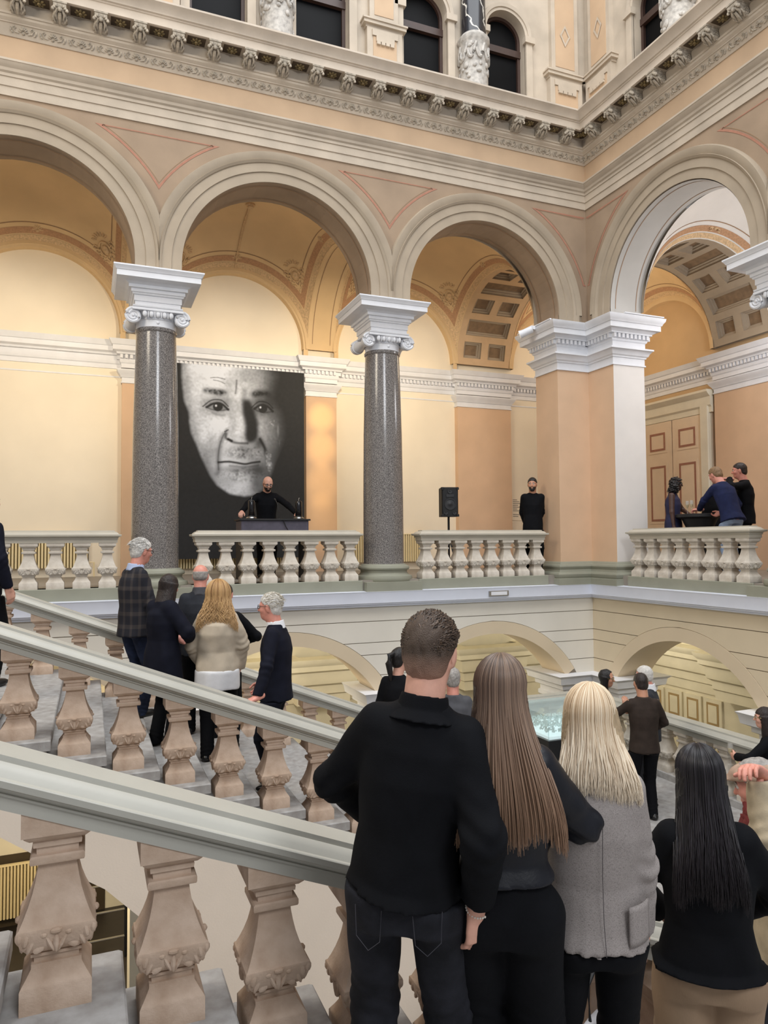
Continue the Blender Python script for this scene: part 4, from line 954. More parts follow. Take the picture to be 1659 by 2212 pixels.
MB().bbox(-.08, .08, -.16, -.14, .385, .44, .004).build('horn', Mgr, ls)
for sx in (-1, 1):
    for z in (0, .53): MB().bbox(sx*.15-.03, sx*.15+.03, -.16, -.1, z, z+.05, .01).build('corner_guard', M_BLACK, ls)
def radiator(x, y, z, L, H, label, ax='x'):
    e = empty('radiator', (x, y, z), label=label, cat='radiator', group='cream panel radiators')
    mb = MB(); n = int(L/.055); pts = []
    for i in range(n):
        x0 = -L/2+i*L/n; q = L/n
        pts += [(x0, 0), (x0+q*.18, -.03), (x0+q*.62, -.03), (x0+q*.8, 0)]
    pts.append((L/2, 0))
    mb.loft([[(px, py, zz) for px, py in pts] for zz in (0, H)], closed=False); mb.build('ribbed_panel', M_RADI, e)
    MB().bbox(-L/2, L/2, -.035, .06, H, H+.02, .005).build('top_grille', M_RADI, e); MB().box(-L/2, L/2, .0, .05, 0, H).build('back', M_RADI, e)
    MB().tube([(L/2+.02, .02, .1), (L/2+.1, .02, .1), (L/2+.1, .02, -.25)], .014, 8).build('pipe', M_RADI, e)
radiator(-10.0, 4.0, GF+.18, 2.3, .62, 'cream ribbed radiator under the wall at the left edge')
radiator(-6.2, 4.0, GF+.12, 2.4, .60, 'cream ribbed radiator under the portrait banner')
radiator(-2.55, 4.0, GF+.18, 2.0, .62, 'cream ribbed radiator behind the loudspeaker stand')
radiator(-10.0, 3.95, -6.1, 2.4, .95, 'cream ribbed radiator on the storey below, seen through the front balusters')
# track spotlights
def spotlight(p, aim, label):
    e = empty('spotlight', p, label=label, cat='spotlight', group='white track spotlights')
    MB().bbox(-.05, .05, -.09, .09, -.02, .05, .01).build('adapter', M_WHITE, e)
    d = (Vector(aim)-Vector(p)).normalized(); q = d.to_track_quat('Y', 'Z').to_matrix().to_4x4(); 
    mb = MB(); mb.loft([[(r*math.cos(2*PI*j/18), y, r*math.sin(2*PI*j/18)) for j in range(18)] for r, y in ((.03, -.13), (.065, -.12), (.07, .06), (.078, .10), (.078, .13), (.068, .13), (.055, .08), (.002, .07))]); o = mb.build('lamp_head', M_WHITE, e, 40); o.matrix_local = Matrix.Translation((-.12, -.02, -.07)) @ q
    mb = MB(); mb.loft([[(r*math.cos(2*PI*j/18), .085, r*math.sin(2*PI*j/18)) for j in range(18)] for r in (.055, .001)]); mb.build('lens', mat('lit_lens', (255, 238, 196), .4, .02, 3, emit=4.0), o)
    MB().bbox(-.10, -.085, -.06, .02, -.12, .02, .004).build('yoke', M_WHITE, e)
spotlight((-1.05, .35, 4.80), (-6.2, 4.0, 2.3), 'white track spotlight at the edge of the corner pier capital')
MB().box(-1.0, -.965, -.2, .9, 4.845, 4.865).build('light_track', M_WHITE, None, label='white lamp track lying along the left edge of the pier capital', cat='lamp track', group='lamp tracks')
MB().box(.05, .95, -1.0, -.965, 4.845, 4.865).build('light_track', M_WHITE, None, label='white lamp track lying along the right edge of the pier capital', cat='lamp track', group='lamp tracks')
e = empty('emergency_lamp', (-2.15, -.155, -.155), label='small rectangular lamp fitting fixed on the white ledge', cat='lamp')
MB().bbox(-.2, .2, -.03, .0, -.045, .045, .005).build('housing', M_METAL, e); MB().box(-.16, .16, -.034, -.02, -.03, .03).build('diffuser', M_WHITE, e)
# pipe and rose on the middle vault
e = empty('lamp_rod', (-6.02, 2.35, 7.26), label='cream conduit running up the middle vault to a ceiling rose', cat='conduit')
hx, hy = 1.59, 1.625; Rv = math.hypot(hx, hy)
MB().tube([(0, dy, 5.0+math.sqrt((Rv-.03)**2-dy*dy)-7.26-.0) for dy in np.linspace(0, 1.60, 14)], .016, 8).build('conduit', M_BANDL, e); MB().lathe([(.02, -.07), (.06, -.06), (.07, -.03), (.09, -.02), (.09, .03)], 18).build('rose', M_BANDL, e)
# small exhibit caption on the wall behind the leaning man
e = empty('wall_caption', (.98, 4.095, 1.55), label='small text caption on the white wall beside the leaning man', cat='caption')
MB().box(-.17, .17, -.004, 0, -.28, .28).build('card', M_CREAM, e); mb = MB()
for i in range(9): mb.box(-.14, -.14+.12+.13*((i*7) % 5)/4, -.006, -.003, .22-.045*i-(.05 if i > 6 else 0), .235-.045*i-(.05 if i > 6 else 0))
mb.build('text_lines', mat('text_grey', (120, 112, 104), .8), e)
# cocktail table with cloth and flutes on the right-hand gallery
TB = (1.25, -1.42)
tb = empty('cocktail_table', (*TB, GF), label='high cocktail table under a stretched black cloth', cat='table')
mb = MB(); mb.lathe([(.30, .02), (.10, .45), (.10, .55), (.30, 1.0), (.40, 1.03), (.40, 1.08), (.39, 1.085)], 32); mb.build('cloth', M_BLACK, tb, 40); MB().lathe([(.28, 0), (.28, .03), (.03, .04)], 20).build('foot', M_METAL, tb)
M_FL = mat_glass('flute_glass', (244, 244, 242), .03, alpha=.16); M_WINE = mat_glass('sparkling_wine', (240, 226, 170), .1, alpha=.35)
def flute(p, lab, q=1.0):
    e = empty('champagne_flute', p, label=lab, cat='glass', group='champagne flutes'); e.scale = (q, q, q)
    mb = MB(); mb.lathe([(.033, 0), (.033, .003), (.006, .008), (.005, .09), (.012, .105), (.026, .14), (.031, .18), (.028, .24), (.026, .24), (.029, .18), (.022, .14), (.004, .108)], 18, cap=False); mb.build('glass', M_FL, e, 50)
    mb = MB(); mb.lathe([(.005, .11), (.023, .142), (.026, .175)], 16); mb.build('wine', M_WINE, e, 50)
flute((TB[0]-.12, TB[1]+.16, GF+1.087), 'champagne flute on the black table, nearer the seated-out woman in sleeveless dress'.replace('seated-out ', ''), 1.0); flute((TB[0]-.2, TB[1]-.02, GF+1.087), 'champagne flute on the black table, nearer the man in the navy blazer', 1.0)
# glass showcase on the landing
sc_ = empty('showcase', (-2.25, -2.05, ZLAND), label='brightly lit glass showcase standing on the landing', cat='showcase')
MB().bbox(-.55, .55, -.5, .5, 0, .72, .01).build('base', M_BLACK, sc_)
M_GL = mat_glass('case_glass', (240, 246, 246), .03, alpha=.18)
for nm, b_ in (('pane', (-.55, .55, -.5, -.49, .72, 1.06)), ('pane', (-.55, .55, .49, .5, .72, 1.06)), ('pane', (-.55, -.54, -.5, .5, .72, 1.06)), ('pane', (.54, .55, -.5, .5, .72, 1.06)), ('pane', (-.55, .55, -.5, .5, 1.06, 1.07))): MB().box(*b_).build(nm, M_GL, sc_)
MB().box(-.5, .5, -.45, .45, .72, .76).build('light_bed', mat('light_bed', (226, 236, 238), .5, .02, 3, emit=.9), sc_)
mb = MB(); rr = random.Random(5)
for k in range(90):
    x, y, a = rr.uniform(-.46, .46), rr.uniform(-.41, .41), rr.uniform(0, 6.28); L_ = rr.uniform(.03, .09)
    mb.tube([(x+t*L_*math.cos(a+1.8*t), y+t*L_*math.sin(a+1.8*t), .79+.08*rr.random()) for t in np.linspace(0, 1.4, 6)], .012, 5)
mb.build('exhibits', mat('exhibit_white', (236, 244, 240), .4, .1, 9), sc_, 40, kind='stuff')
e = empty('alarm_box', (.40, -.80, -1.69), label='small cream alarm box on the cornice of the lower corner pier', cat='alarm box')
MB().bbox(-.07, .07, -.05, .05, 0, .13, .01).build('case', M_LOWC, e); MB().tube([(0, -.052, .065), (0, -.06, .065)], .035, 12).build('grille', M_FLOOR, e)
# metal trolley frame glimpsed on the storey below
e = empty('trolley_frame', (-8.55, 2.2, ZLOW), label='black metal tube frame on the dark floor below the stairs', cat='frame')
for x, z0, z1 in ((-.35, 0, 1.5), (.35, 0, 1.5)): MB().tube([(x, 0, z0), (x, 0, z1)], .03, 8).build('post', M_BLACK, e)
for z in (.35, .8, 1.25): MB().tube([(-.35, 0, z), (.35, 0, z)], .02, 8).build('rung', M_METAL, e)
MB().bbox(-8.05, -7.75, 2.1, 2.4, ZLOW, ZLOW+2.6, .01).build('display_panel', M_BLACK, None, label='tall black display panel on the storey below the stairs', cat='panel')
# ------------------------------------------------------------------ people: signed-distance figures meshed with surface nets
f4 = np.float32
def surfnet(d, lo, h):
    nx, ny, nz = d.shape; s = d < 0
    c = s[:-1, :-1, :-1].astype(np.int8)
    for i, j, k in ((1,0,0),(0,1,0),(1,1,0),(0,0,1),(1,0,1),(0,1,1),(1,1,1)):
        c = c+s[i:nx-1+i, j:ny-1+j, k:nz-1+k]
    act = (c > 0) & (c < 8); idx = np.argwhere(act)
    if len(idx) == 0: return np.zeros((0, 3)), []
    vid = np.full(act.shape, -1, np.int32); vid[act] = np.arange(len(idx))
    acc = np.zeros((len(idx), 3)); cnt = np.zeros(len(idx)); I, J, K = idx.T
    cor = [(0,0,0),(1,0,0),(0,1,0),(1,1,0),(0,0,1),(1,0,1),(0,1,1),(1,1,1)]
    for a, b in ((0,1),(2,3),(4,5),(6,7),(0,2),(1,3),(4,6),(5,7),(0,4),(1,5),(2,6),(3,7)):
        A, B = cor[a], cor[b]
        da = d[I+A[0], J+A[1], K+A[2]]; db = d[I+B[0], J+B[1], K+B[2]]; m = (da < 0) != (db < 0)
        t = np.where(m, da/(da-db+1e-12), 0)
        for ax in range(3): acc[:, ax] += np.where(m, A[ax]+t*(B[ax]-A[ax]), 0)
        cnt += m
    V = (idx+acc/cnt[:, None])*h+np.array(lo)
    Fs = []
    for ax in range(3):
        o1, o2 = [(0,1,0),(0,0,1)] if ax == 0 else ([(0,0,1),(1,0,0)] if ax == 1 else [(1,0,0),(0,1,0)])
        st = [slice(None)]*3; en = [slice(None)]*3; st[ax] = slice(0, -1); en[ax] = slice(1, None)
        e0, e1 = s[tuple(st)], s[tuple(en)]; cr = np.argwhere(e0 != e1)
        ok = np.ones(len(cr), bool)
        for k in range(3):
            if k != ax: ok &= (cr[:, k] > 0) & (cr[:, k] < d.shape[k]-1)
        cr = cr[ok]; i, j, k = cr.T; o1 = np.array(o1); o2 = np.array(o2)
        g = lambda q: vid[q[:, 0], q[:, 1], q[:, 2]]
        q = np.stack([g(cr-o1-o2), g(cr-o2), g(cr), g(cr-o1)], 1); fl = e0[i, j, k]
        q[~fl] = q[~fl][:, ::-1]; Fs.append(q)
    return V, np.concatenate(Fs)
class G:
    def __init__(s, lo, hi, h):
        s.h = h; s.lo = np.array(lo)-2*h; n = np.ceil((np.array(hi)-s.lo+2*h)/h).astype(int)+1
        s.X = (s.lo[0]+h*np.arange(n[0])).astype(f4)[:, None, None]; s.Y = (s.lo[1]+h*np.arange(n[1])).astype(f4)[None, :, None]; s.Z = (s.lo[2]+h*np.arange(n[2])).astype(f4)[None, None, :]
        s.n = tuple(n)
    def cone(s, a, b, ra, rb):
        a = np.array(a, f4); d = np.array(b, f4)-a; L2 = float(d@d)+1e-12
        x, y, z = s.X-a[0], s.Y-a[1], s.Z-a[2]; t = np.clip((x*d[0]+y*d[1]+z*d[2])/L2, 0, 1)
        return np.sqrt((x-t*d[0])**2+(y-t*d[1])**2+(z-t*d[2])**2)-(ra+t*(rb-ra))
    def loft(s, A, B, xd, ts, aa, bb):
        A = np.array(A, float); w = np.array(B, float)-A; L = np.linalg.norm(w); w /= L; xd = np.array(xd, float); xd -= w*(xd@w); xd /= np.linalg.norm(xd); yd = np.cross(w, xd)
        X, Y, Z = s.X-A[0], s.Y-A[1], s.Z-A[2]; t = (X*w[0]+Y*w[1]+Z*w[2])/L; x = X*xd[0]+Y*xd[1]+Z*xd[2]; y = X*yd[0]+Y*yd[1]+Z*yd[2]
        a = np.interp(t, ts, aa).astype(f4); b = np.interp(t, ts, bb).astype(f4)
        d = (np.sqrt((x/a)**2+(y/b)**2)-1)*np.minimum(a, b)
        return np.maximum(d, np.maximum((t-ts[-1])*L, (ts[0]-t)*L)).astype(f4)
    def ell(s, c, r, R=None):
        X, Y, Z = s.X-c[0], s.Y-c[1], s.Z-c[2]
        if R is not None: X, Y, Z = R[0][0]*X+R[1][0]*Y+R[2][0]*Z, R[0][1]*X+R[1][1]*Y+R[2][1]*Z, R[0][2]*X+R[1][2]*Y+R[2][2]*Z
        k = np.sqrt((X/r[0])**2+(Y/r[1])**2+(Z/r[2])**2); return ((k-1)*min(r)).astype(f4)
    def local(s, c, R):
        X, Y, Z = s.X-c[0], s.Y-c[1], s.Z-c[2]
        return R[0][0]*X+R[1][0]*Y+R[2][0]*Z, R[0][1]*X+R[1][1]*Y+R[2][1]*Z, R[0][2]*X+R[1][2]*Y+R[2][2]*Z
    def noise(s, f, seed=0, st=(1, 1, 1)):
        r = np.random.default_rng(seed); out = 0
        for k in range(5):
            v = r.standard_normal(3); v = v/np.linalg.norm(v)*f*r.uniform(.6, 1.5)*np.array(st); p = r.uniform(0, 6.28)
            u = r.standard_normal(3)*f*.35*np.array(st)
            out = out+np.sin(v[0]*s.X+v[1]*s.Y+v[2]*s.Z+p+1.1*np.sin(u[0]*s.X+u[1]*s.Y+u[2]*s.Z+2*p))
        return (out/2.5).astype(f4)
    def net(s, d): return surfnet(np.broadcast_to(d, s.n), s.lo, s.h)
def smin(a, b, k):
    h = np.clip(.5+.5*(b-a)/k, 0, 1); return b*(1-h)+a*h-k*h*(1-h)
def joinnets(L):
    V, F, o = [], [], 0
    for v, f in L:
        if len(v) == 0: continue
        V.append(v); F.append(np.asarray(f)+o); o += len(v)
    return np.concatenate(V), np.concatenate(F)
def net_obj(name, vf, m, parent, colf=None, **k):
    v, f = vf; me = bpy.data.meshes.new(name); me.from_pydata(np.asarray(v).tolist(), [], np.asarray(f).tolist()); me.materials.append(m)
    me.polygons.foreach_set('use_smooth', [True]*len(me.polygons))
    if colf is not None:
        c = np.ones((len(v), 4), f4); c[:, :3] = colf(np.asarray(v)); me.color_attributes.new('Col', 'FLOAT_COLOR', 'POINT').data.foreach_set('color', c.reshape(-1))
    me.update(); return put(me, name, parent, **k)
V3 = lambda *a: np.array(a, float)
def nrm(v): v = np.asarray(v, float); return v/(np.linalg.norm(v)+1e-12)
def ik(S, W, l1, l2, hint):
    D = W-S; d = np.linalg.norm(D)
    if d > (l1+l2)*.998: W = S+D/d*(l1+l2)*.998; D = W-S; d = np.linalg.norm(D)
    u = D/d; a = (l1*l1-l2*l2+d*d)/(2*d); hh = math.sqrt(max(l1*l1-a*a, 1e-6)); p = nrm(np.asarray(hint, float)-u*(np.asarray(hint, float)@u))
    return S+u*a+p*hh, W
def rotm(yaw, pitch, roll=0):
    # yaw: turn to own right, pitch: down
    cy, sy, cp, sp, cr, sr = math.cos(-yaw), math.sin(-yaw), math.cos(-pitch), math.sin(-pitch), math.cos(roll), math.sin(roll)
    return np.array([[cy, -sy, 0], [sy, cy, 0], [0, 0, 1]]) @ np.array([[1, 0, 0], [0, cp, -sp], [0, sp, cp]]) @ np.array([[cr, 0, sr], [0, 1, 0], [-sr, 0, cr]])
SKIN = {'fair': mat('skin_fair', (222, 168, 146), .5, .06, 30, .05, 200), 'pink': mat('skin_pink', (220, 150, 132), .5, .08, 25, .05, 200), 'tan': mat('skin_tan', (198, 144, 116), .5, .06, 30, .05, 200), 'deep': mat('skin_deep', (74, 48, 40), .5, .08, 30, .05, 200)}
M_EYE = mat('eye_white', (216, 210, 204), .2, .02, 5); M_IRIS = mat('eye_dark', (30, 24, 20), .15, .1, 5)
M_LENS = mat_glass('spectacle_lens', (235, 238, 240), .02, alpha=.12)
def hand_net(W, d, n, side, H, curl=.5, h=.0055, spread=0.0, pt=0.0):
    d = nrm(d); n = nrm(np.asarray(n, float)-d*(np.asarray(n, float)@d)); s = np.cross(d, n)*(1 if side == 'R' else -1); k = H
    lo = W-.10*k; hi = W+.10*k; e = W+d*.11*k; lo = np.minimum(W, e)-.035*k; hi = np.maximum(W, e)+.035*k
    for q in (n,): lo = np.minimum(lo, W+d*.06*k+q*.055*k); hi = np.maximum(hi, W+d*.06*k+q*.055*k)
    g = G(lo, hi, h)
    D = g.cone(W-d*.025*k, W+d*.008*k, .0155*k, .0155*k)
    pl = g.loft(W-d*.004*k, W+d*.056*k, s, [0, .3, .7, 1], [.017*k, .021*k, .024*k, .023*k], [.013*k, .0125*k, .011*k, .0085*k]); D = smin(D, pl, .008*k)
    for i, (Ln, rr) in enumerate(((.040, .0056), (.046, .0058), (.043, .0056), (.034, .0050))):
        b = W+d*(.054-.002*abs(i-1.3))*k+s*(.0165-.0112*i)*k; c1 = curl*.75; c2 = curl*1.75
        if pt and i == 0: c1 = c2 = .15
        dd = nrm(d+s*(1.3-i)*spread); d1 = nrm(dd*math.cos(c1)+n*math.sin(c1)); d2 = nrm(dd*math.cos(c2)+n*math.sin(c2)); c3 = c2+curl*.5; d3 = nrm(dd*math.cos(c3)+n*math.sin(c3))
        p1 = b+d1*Ln*.45*k; p2 = p1+d2*Ln*.32*k; p3 = p2+d3*Ln*.23*k
        f = np.minimum(np.minimum(g.cone(b, p1, rr*1.08*k, rr*k), g.cone(p1, p2, rr*k, rr*.93*k)), g.cone(p2, p3, rr*.93*k, rr*.78*k)); D = smin(D, f, .0028*k)
    tb = W+d*.014*k+s*.013*k; t1 = tb+nrm(d*.75+s*.62+n*.35)*.030*k; t2 = t1+nrm(d*.95+s*.12+n*.35)*.026*k
    D = smin(D, np.minimum(g.cone(tb, t1, .0095*k, .0068*k), g.cone(t1, t2, .0068*k, .0052*k)), .006*k)
    return g.net(D)
def person(label, pos, az, H=1.85, sex='m', skin='fair', top=None, bottom=None, hair=None, L=None, R=None, lean=0.0, side=0.0, twist=0.0, head=(0, 0, 0), feet=None, res=.014, build=1.0, face=True, glasses=None, beard=None, extra=None, group=None, hands='LR', shoe=None, bare=False, shw=None):
    root = empty('person', pos, rz=-math.radians(az), label=label, cat='person', **({'group': group} if group else {}))
    fem = sex == 'f'; shw = shw or (.080 if fem else .093); sk = SKIN[skin]; k = H; B = build
    P = V3(0, 0, .53)*k; ax = nrm(V3(math.sin(side), math.sin(lean), math.cos(lean))); xr = nrm(np.array([math.cos(twist), -math.sin(twist), 0])-ax*(math.cos(twist)*ax[0]-math.sin(twist)*ax[1]))
    neck = P+ax*.305*k; shc = P+ax*.270*k; Sh = {'R': shc+xr*shw*k, 'L': shc-xr*shw*k}
    hh = .136*k; Rh = rotm(math.radians(head[0]), math.radians(head[1]), math.radians(head[2])); hc = neck+V3(0, .012, .0)*k+ax*.022*k+(Rh @ V3(0, .15, .485))*hh*.98
    feet = feet or {'R': (.055, 0.01, 0), 'L': (-.055, -.01, 0)}
    # ---- arms and legs
    arm = {}
    for sd, spec in (('R', R), ('L', L)):
        sg = 1 if sd == 'R' else -1
        spec = spec or {}; w = np.array(spec.get('w', (sg*.125, .03, .49)), float)*k; hint = spec.get('e', (sg*.35, -1, 0))
        el, w = ik(Sh[sd], w, .172*k, .150*k, hint); fd = nrm(w-el); arm[sd] = (el, w, spec.get('d', fd), spec.get('n', (-sg, .1, 0)), spec.get('c', .55), spec.get('sp', 0.0), spec.get('pt', 0))
    leg = {}
    for sd in 'RL':
        sg = 1 if sd == 'R' else -1; hp = V3(sg*.050, 0, .505)*k; an = np.array(feet[sd], float)*k+V3(0, 0, .045*k); kn, an = ik(hp, an, .243*k, .232*k, (sg*.1, 1, 0)); leg[sd] = (hp, kn, an)
    # ---- skin body
    nets = []; hs = max(res*.45, .0062) if face else max(res*.5, .007)
    g = G(hc-hh*.78, hc+hh*.78, hs); lo2 = neck-V3(.07, .07, .05)*k
    g = G(np.minimum(hc-hh*.66, lo2), np.maximum(hc+hh*.66, neck+V3(.07, .07, .0)*k), hs)
    x, y, z = g.local(hc, Rh); x, y, z = x/hh, y/hh, z/hh
    E = lambda cx, cy, cz, rx, ry, rz_: (np.sqrt(((x-cx)/rx)**2+((y-cy)/ry)**2+((z-cz)/rz_)**2)-1)*min(rx, ry, rz_)
    C = lambda a, b, ra, rb: (lambda a, dv: (lambda t: np.sqrt((x-a[0]-t*dv[0])**2+(y-a[1]-t*dv[1])**2+(z-a[2]-t*dv[2])**2)-(ra+t*(rb-ra)))(np.clip(((x-a[0])*dv[0]+(y-a[1])*dv[1]+(z-a[2])*dv[2])/float(dv@dv), 0, 1)))(np.array(a), np.array(b)-np.array(a))
    D = smin(E(0, -.05, .12, .325, .40, .37), E(0, .10, -.14, .255, .27, .36), .12)
    D = smin(D, E(0, .17, -.36, .15, .17, .13), .08); D = smin(D, E(0, .28, .10, .23, .08, .07), .06)
    for sg in (-1, 1):
        D = np.maximum(D, -(E(sg*.125, .415, .035, .075, .07, .045))*1.0)
        D = smin(D, E(sg*.17, .22, -.10, .10, .12, .10), .08)
        D = smin(D, E(sg*.335, -.02, -.02, .03, .085, .13), .02)
    D = smin(D, C((0, .335, .08), (0, .435, -.11), .030, .052), .035); D = smin(D, np.minimum(C((.045, .36, -.125), (.05, .37, -.125), .035, .03), C((-.045, .36, -.125), (-.05, .37, -.125), .035, .03)), .03)
    D = smin(D, E(0, .335, -.245, .10, .055, .022), .02); D = smin(D, E(0, .325, -.285, .085, .055, .025), .018)
    D = D*hh
    nr = (.030 if fem else .0345)*k
    D = smin(D, g.cone(neck-ax*.03*k, hc+Rh @ V3(0, -.10, -.22)*hh, nr*1.12, nr), .02*k); nets.append(g.net(D))
    for sd in 'RL':
        if sd in hands:
            el, w, dd, nn, cu, sp, pt_ = arm[sd]; nets.append(hand_net(w, dd, nn, sd, k, cu, max(.0048, res*.42), sp, pt_))
    g = G(np.minimum.reduce([leg['L'][2], leg['R'][2], P, Sh['L'], Sh['R'], arm['L'][0], arm['R'][0], arm['L'][1], arm['R'][1]])-.11*k, np.maximum.reduce([Sh['L'], Sh['R'], neck, P, arm['L'][0], arm['R'][0], arm['L'][1], arm['R'][1]])+.08*k, .024 if not bare else .014)
    D = g.loft(P-ax*.07*k, neck, xr, [0, .25, .5, .8, 1], [.07*k, .07*k, .065*k, .07*k, .03*k], [.05*k, .045*k, .042*k, .045*k, .03*k])
    for sd in 'RL':
        q = 1.0 if bare else .62
        el, w = arm[sd][:2]; D = smin(D, g.cone(Sh[sd], el, .030*q*k, .024*q*k), .015*k); D = smin(D, g.cone(el, w, .024*q*k, .0155*q*k), .012*k)
        hp, kn, an = leg[sd]; D = smin(D, g.cone(hp, kn, .036*k, .024*k), .02*k); D = smin(D, g.cone(kn, an, .026*k, .016*k), .02*k)
    nets.append(g.net(D))
    body = net_obj('body', joinnets(nets), sk, root)
    # ---- eyes
    if face:
        mb = MB(); mc = MB(); md = MB()
        for sg in (-1, 1):
            c = hc+Rh @ V3(sg*.125, .325, .035)*hh; mb.ell(c, (.058*hh,)*3, 10, 7); c2 = hc+Rh @ V3(sg*.125, .366, .035)*hh; mc.ell(c2, (.026*hh,)*3, 8, 6)
            md.tube([hc+Rh @ V3(sg*.06, .375, .105)*hh, hc+Rh @ V3(sg*.13, .375, .125)*hh, hc+Rh @ V3(sg*.20, .335, .10)*hh], [.014*hh, .017*hh, .008*hh], 6)
        mb.build('eyes', M_EYE, body, 80); mc.build('irises', M_IRIS, body, 80)
        if hair and hair.get('brow', True): md.build('eyebrows', hair.get('browm', hair['m']) if hair.get('t') != 'none' else M_IRIS, body, 80)
    # ---- top garment
    T_ = top; rs = T_.get('res', res); hem = T_.get('hem', .47); nk = T_.get('neck', .0)
    a_hem, b_hem = T_.get('hemr', (.105*B, .078*B)); wv = T_.get('w', .004)
    lo = np.minimum.reduce([Sh['L'], Sh['R'], arm['L'][0], arm['R'][0], arm['L'][1], arm['R'][1], V3(-.14*B, -.12, hem-.04)*k]) - .05*k
    hi = np.maximum.reduce([Sh['L'], Sh['R'], arm['L'][0], arm['R'][0], arm['L'][1], arm['R'][1], neck, V3(.14*B, .12, .6)*k])+.05*k
    lo[2] = max(lo[2], min(hem*k, arm['L'][1][2], arm['R'][1][2])-.03*k)
    g = G(lo, hi, rs)
    th = (hem-.53)/.305
    S2 = 1+(B-1)*.5
    if fem: zz = [th, 0.0, .26, .58, .76, .86, .93, 1.0+nk]; aa = [a_hem, .098*B, .083*B, .090*B, .090*S2, .080*S2, .061, .040]; bb = [b_hem, .074*B, .060*B, .070*B, .062*B, .050, .042, .036]
    else: zz = [th, 0.0, .26, .58, .76, .86, .93, 1.0+nk]; aa = [a_hem, .098*B, .094*B, .104*B, .104*S2, .092*S2, .068, .046]; bb = [b_hem, .074*B, .070*B, .076*B, .066*B, .054, .046, .040]
    if th > -.02: zz, aa, bb = [th]+[q for q in zz[1:] if q > th+.02], [a_hem]+[a for a, q in zip(aa[1:], zz[1:]) if q > th+.02], [b_hem]+[b for b, q in zip(bb[1:], zz[1:]) if q > th+.02]
    ex = T_.get('belly', 0)
    Dt = g.loft(P, neck, xr, zz, [a*k for a in aa], [b*k for b in bb]); D = Dt
    if ex: D = smin(D, g.ell(P+ax*.09*k+V3(0, .045*k, 0), (.085*k, .07*k, .09*k)), .04*k)
    slv = T_.get('sleeve', (.034, .030, .025)); sl = T_.get('slen', .96)
    if slv:
        for sd in 'RL':
            el, w = arm[sd][:2]; cf = el+(w-el)*sl
            a1 = g.cone(Sh[sd]-(Sh[sd]-shc)*.12+V3(0, 0, -.012*k), el, slv[0]*(1+(B-1)*.5)*k, slv[1]*k); a2 = g.cone(el, cf, slv[1]*k, slv[2]*k); A = smin(a1, a2, .014*k)
            fd = nrm(w-el); pl = (g.X-cf[0])*fd[0]+(g.Y-cf[1])*fd[1]+(g.Z-cf[2])*fd[2]
            near = g.cone(el+(cf-el)*.6, cf+fd*.05*k, .06*k, .06*k) < 0; A = np.where(near, np.maximum(A, pl), A)
            if wv > .0:
                dl = np.sqrt((g.X-el[0])**2+(g.Y-el[1])**2+(g.Z-el[2])**2); fo = (g.X-el[0])*fd[0]+(g.Y-el[1])*fd[1]+(g.Z-el[2])*fd[2]
                A = A+wv*1.4*np.exp(-(dl/(.06*k))**2)*np.sin(fo*110/k*1.6+2*np.sin(25*g.X+18*g.Y))
            D = smin(D, A, T_.get('arm_k', .018)*k)
    if wv: D = D+wv*g.noise(T_.get('wf', 26), T_.get('seed', 1), T_.get('wst', (1, 1, .55)))+wv*.5*g.noise(60, 5, (1, 1, .5))
    if T_.get('pleat'): D = D+T_['pleat']*np.sin(np.arctan2(g.Y, g.X)*18+3*np.sin(g.Z*5))*np.clip((.62*k-g.Z)/(.15*k), 0, 1)
    tp = net_obj(T_.get('name', 'jacket'), g.net(D), T_['m'], root)
    if T_.get('collar'):
        cm, ch = T_['collar']; g = G(neck-.085*k, neck+.085*k, .0085 if res > .012 else .006)
        cd_ = g.loft(neck-ax*.028*k+V3(0, .0, 0), neck+ax*ch*k+V3(0, .006*k, 0), xr, [0, .45, 1], [T_.get('cw', .054)*k, .047*k, .0415*k], [T_.get('cw', .054)*.92*k, .047*k, .044*k]); inn = g.loft(neck-ax*.1*k, neck+ax*.1*k+V3(0, .012*k, 0), xr, [0, 1], [.039*k, .039*k], [.04*k, .04*k]); net_obj('collar', g.net(np.maximum(cd_, -inn)), cm, tp)
    if T_.get('under'):
        um, uh = T_['under']; a_, b_ = T_.get('underr', (.100*B, .078*B)); g = G(V3(-.14*B, -.13, uh-.01)*k, V3(.14*B, .13, .60)*k, rs); Du = g.loft(V3(0, 0, uh)*k, V3(0, 0, .60)*k, V3(1, 0, 0), [0, .5, 1], [a_*k, a_*k*.98, .08*B*k], [b_*k, b_*k, .055*B*k])+.004*g.noise(40, 3, (1, 1, .3)); Du = np.maximum(Du, g.Z-hem*k-.02); net_obj('shirt', g.net(Du), um, root)
    # ---- trousers
    Bo = bottom
    if Bo:
        rs = Bo.get('res', res); w0, w1, w2 = Bo.get('r', (.054, .040, .033)); lo = np.minimum.reduce([leg[s_][i] for s_ in 'RL' for i in range(3)])-V3(.075*B, .075*B, .03)*k; hi = np.maximum.reduce([leg[s_][i] for s_ in 'RL' for i in range(3)])+V3(.075*B, .09*B, .11)*k
        g = G(lo, hi, rs); D = g.loft(V3(0, -.004, .455)*k, V3(0, 0, .61)*k, V3(1, 0, 0), [0, .35, .7, 1], [.086*B*k, .092*B*k, .086*B*k, .076*B*k], [.062*B*k, .068*B*k, .062*B*k, .054*B*k])
        for sg in (-1, 1): D = smin(D, g.ell(V3(sg*.042*B, -.026*B, .495)*k, (.042*B*k, .042*B*k, .05*k)), .02*k)
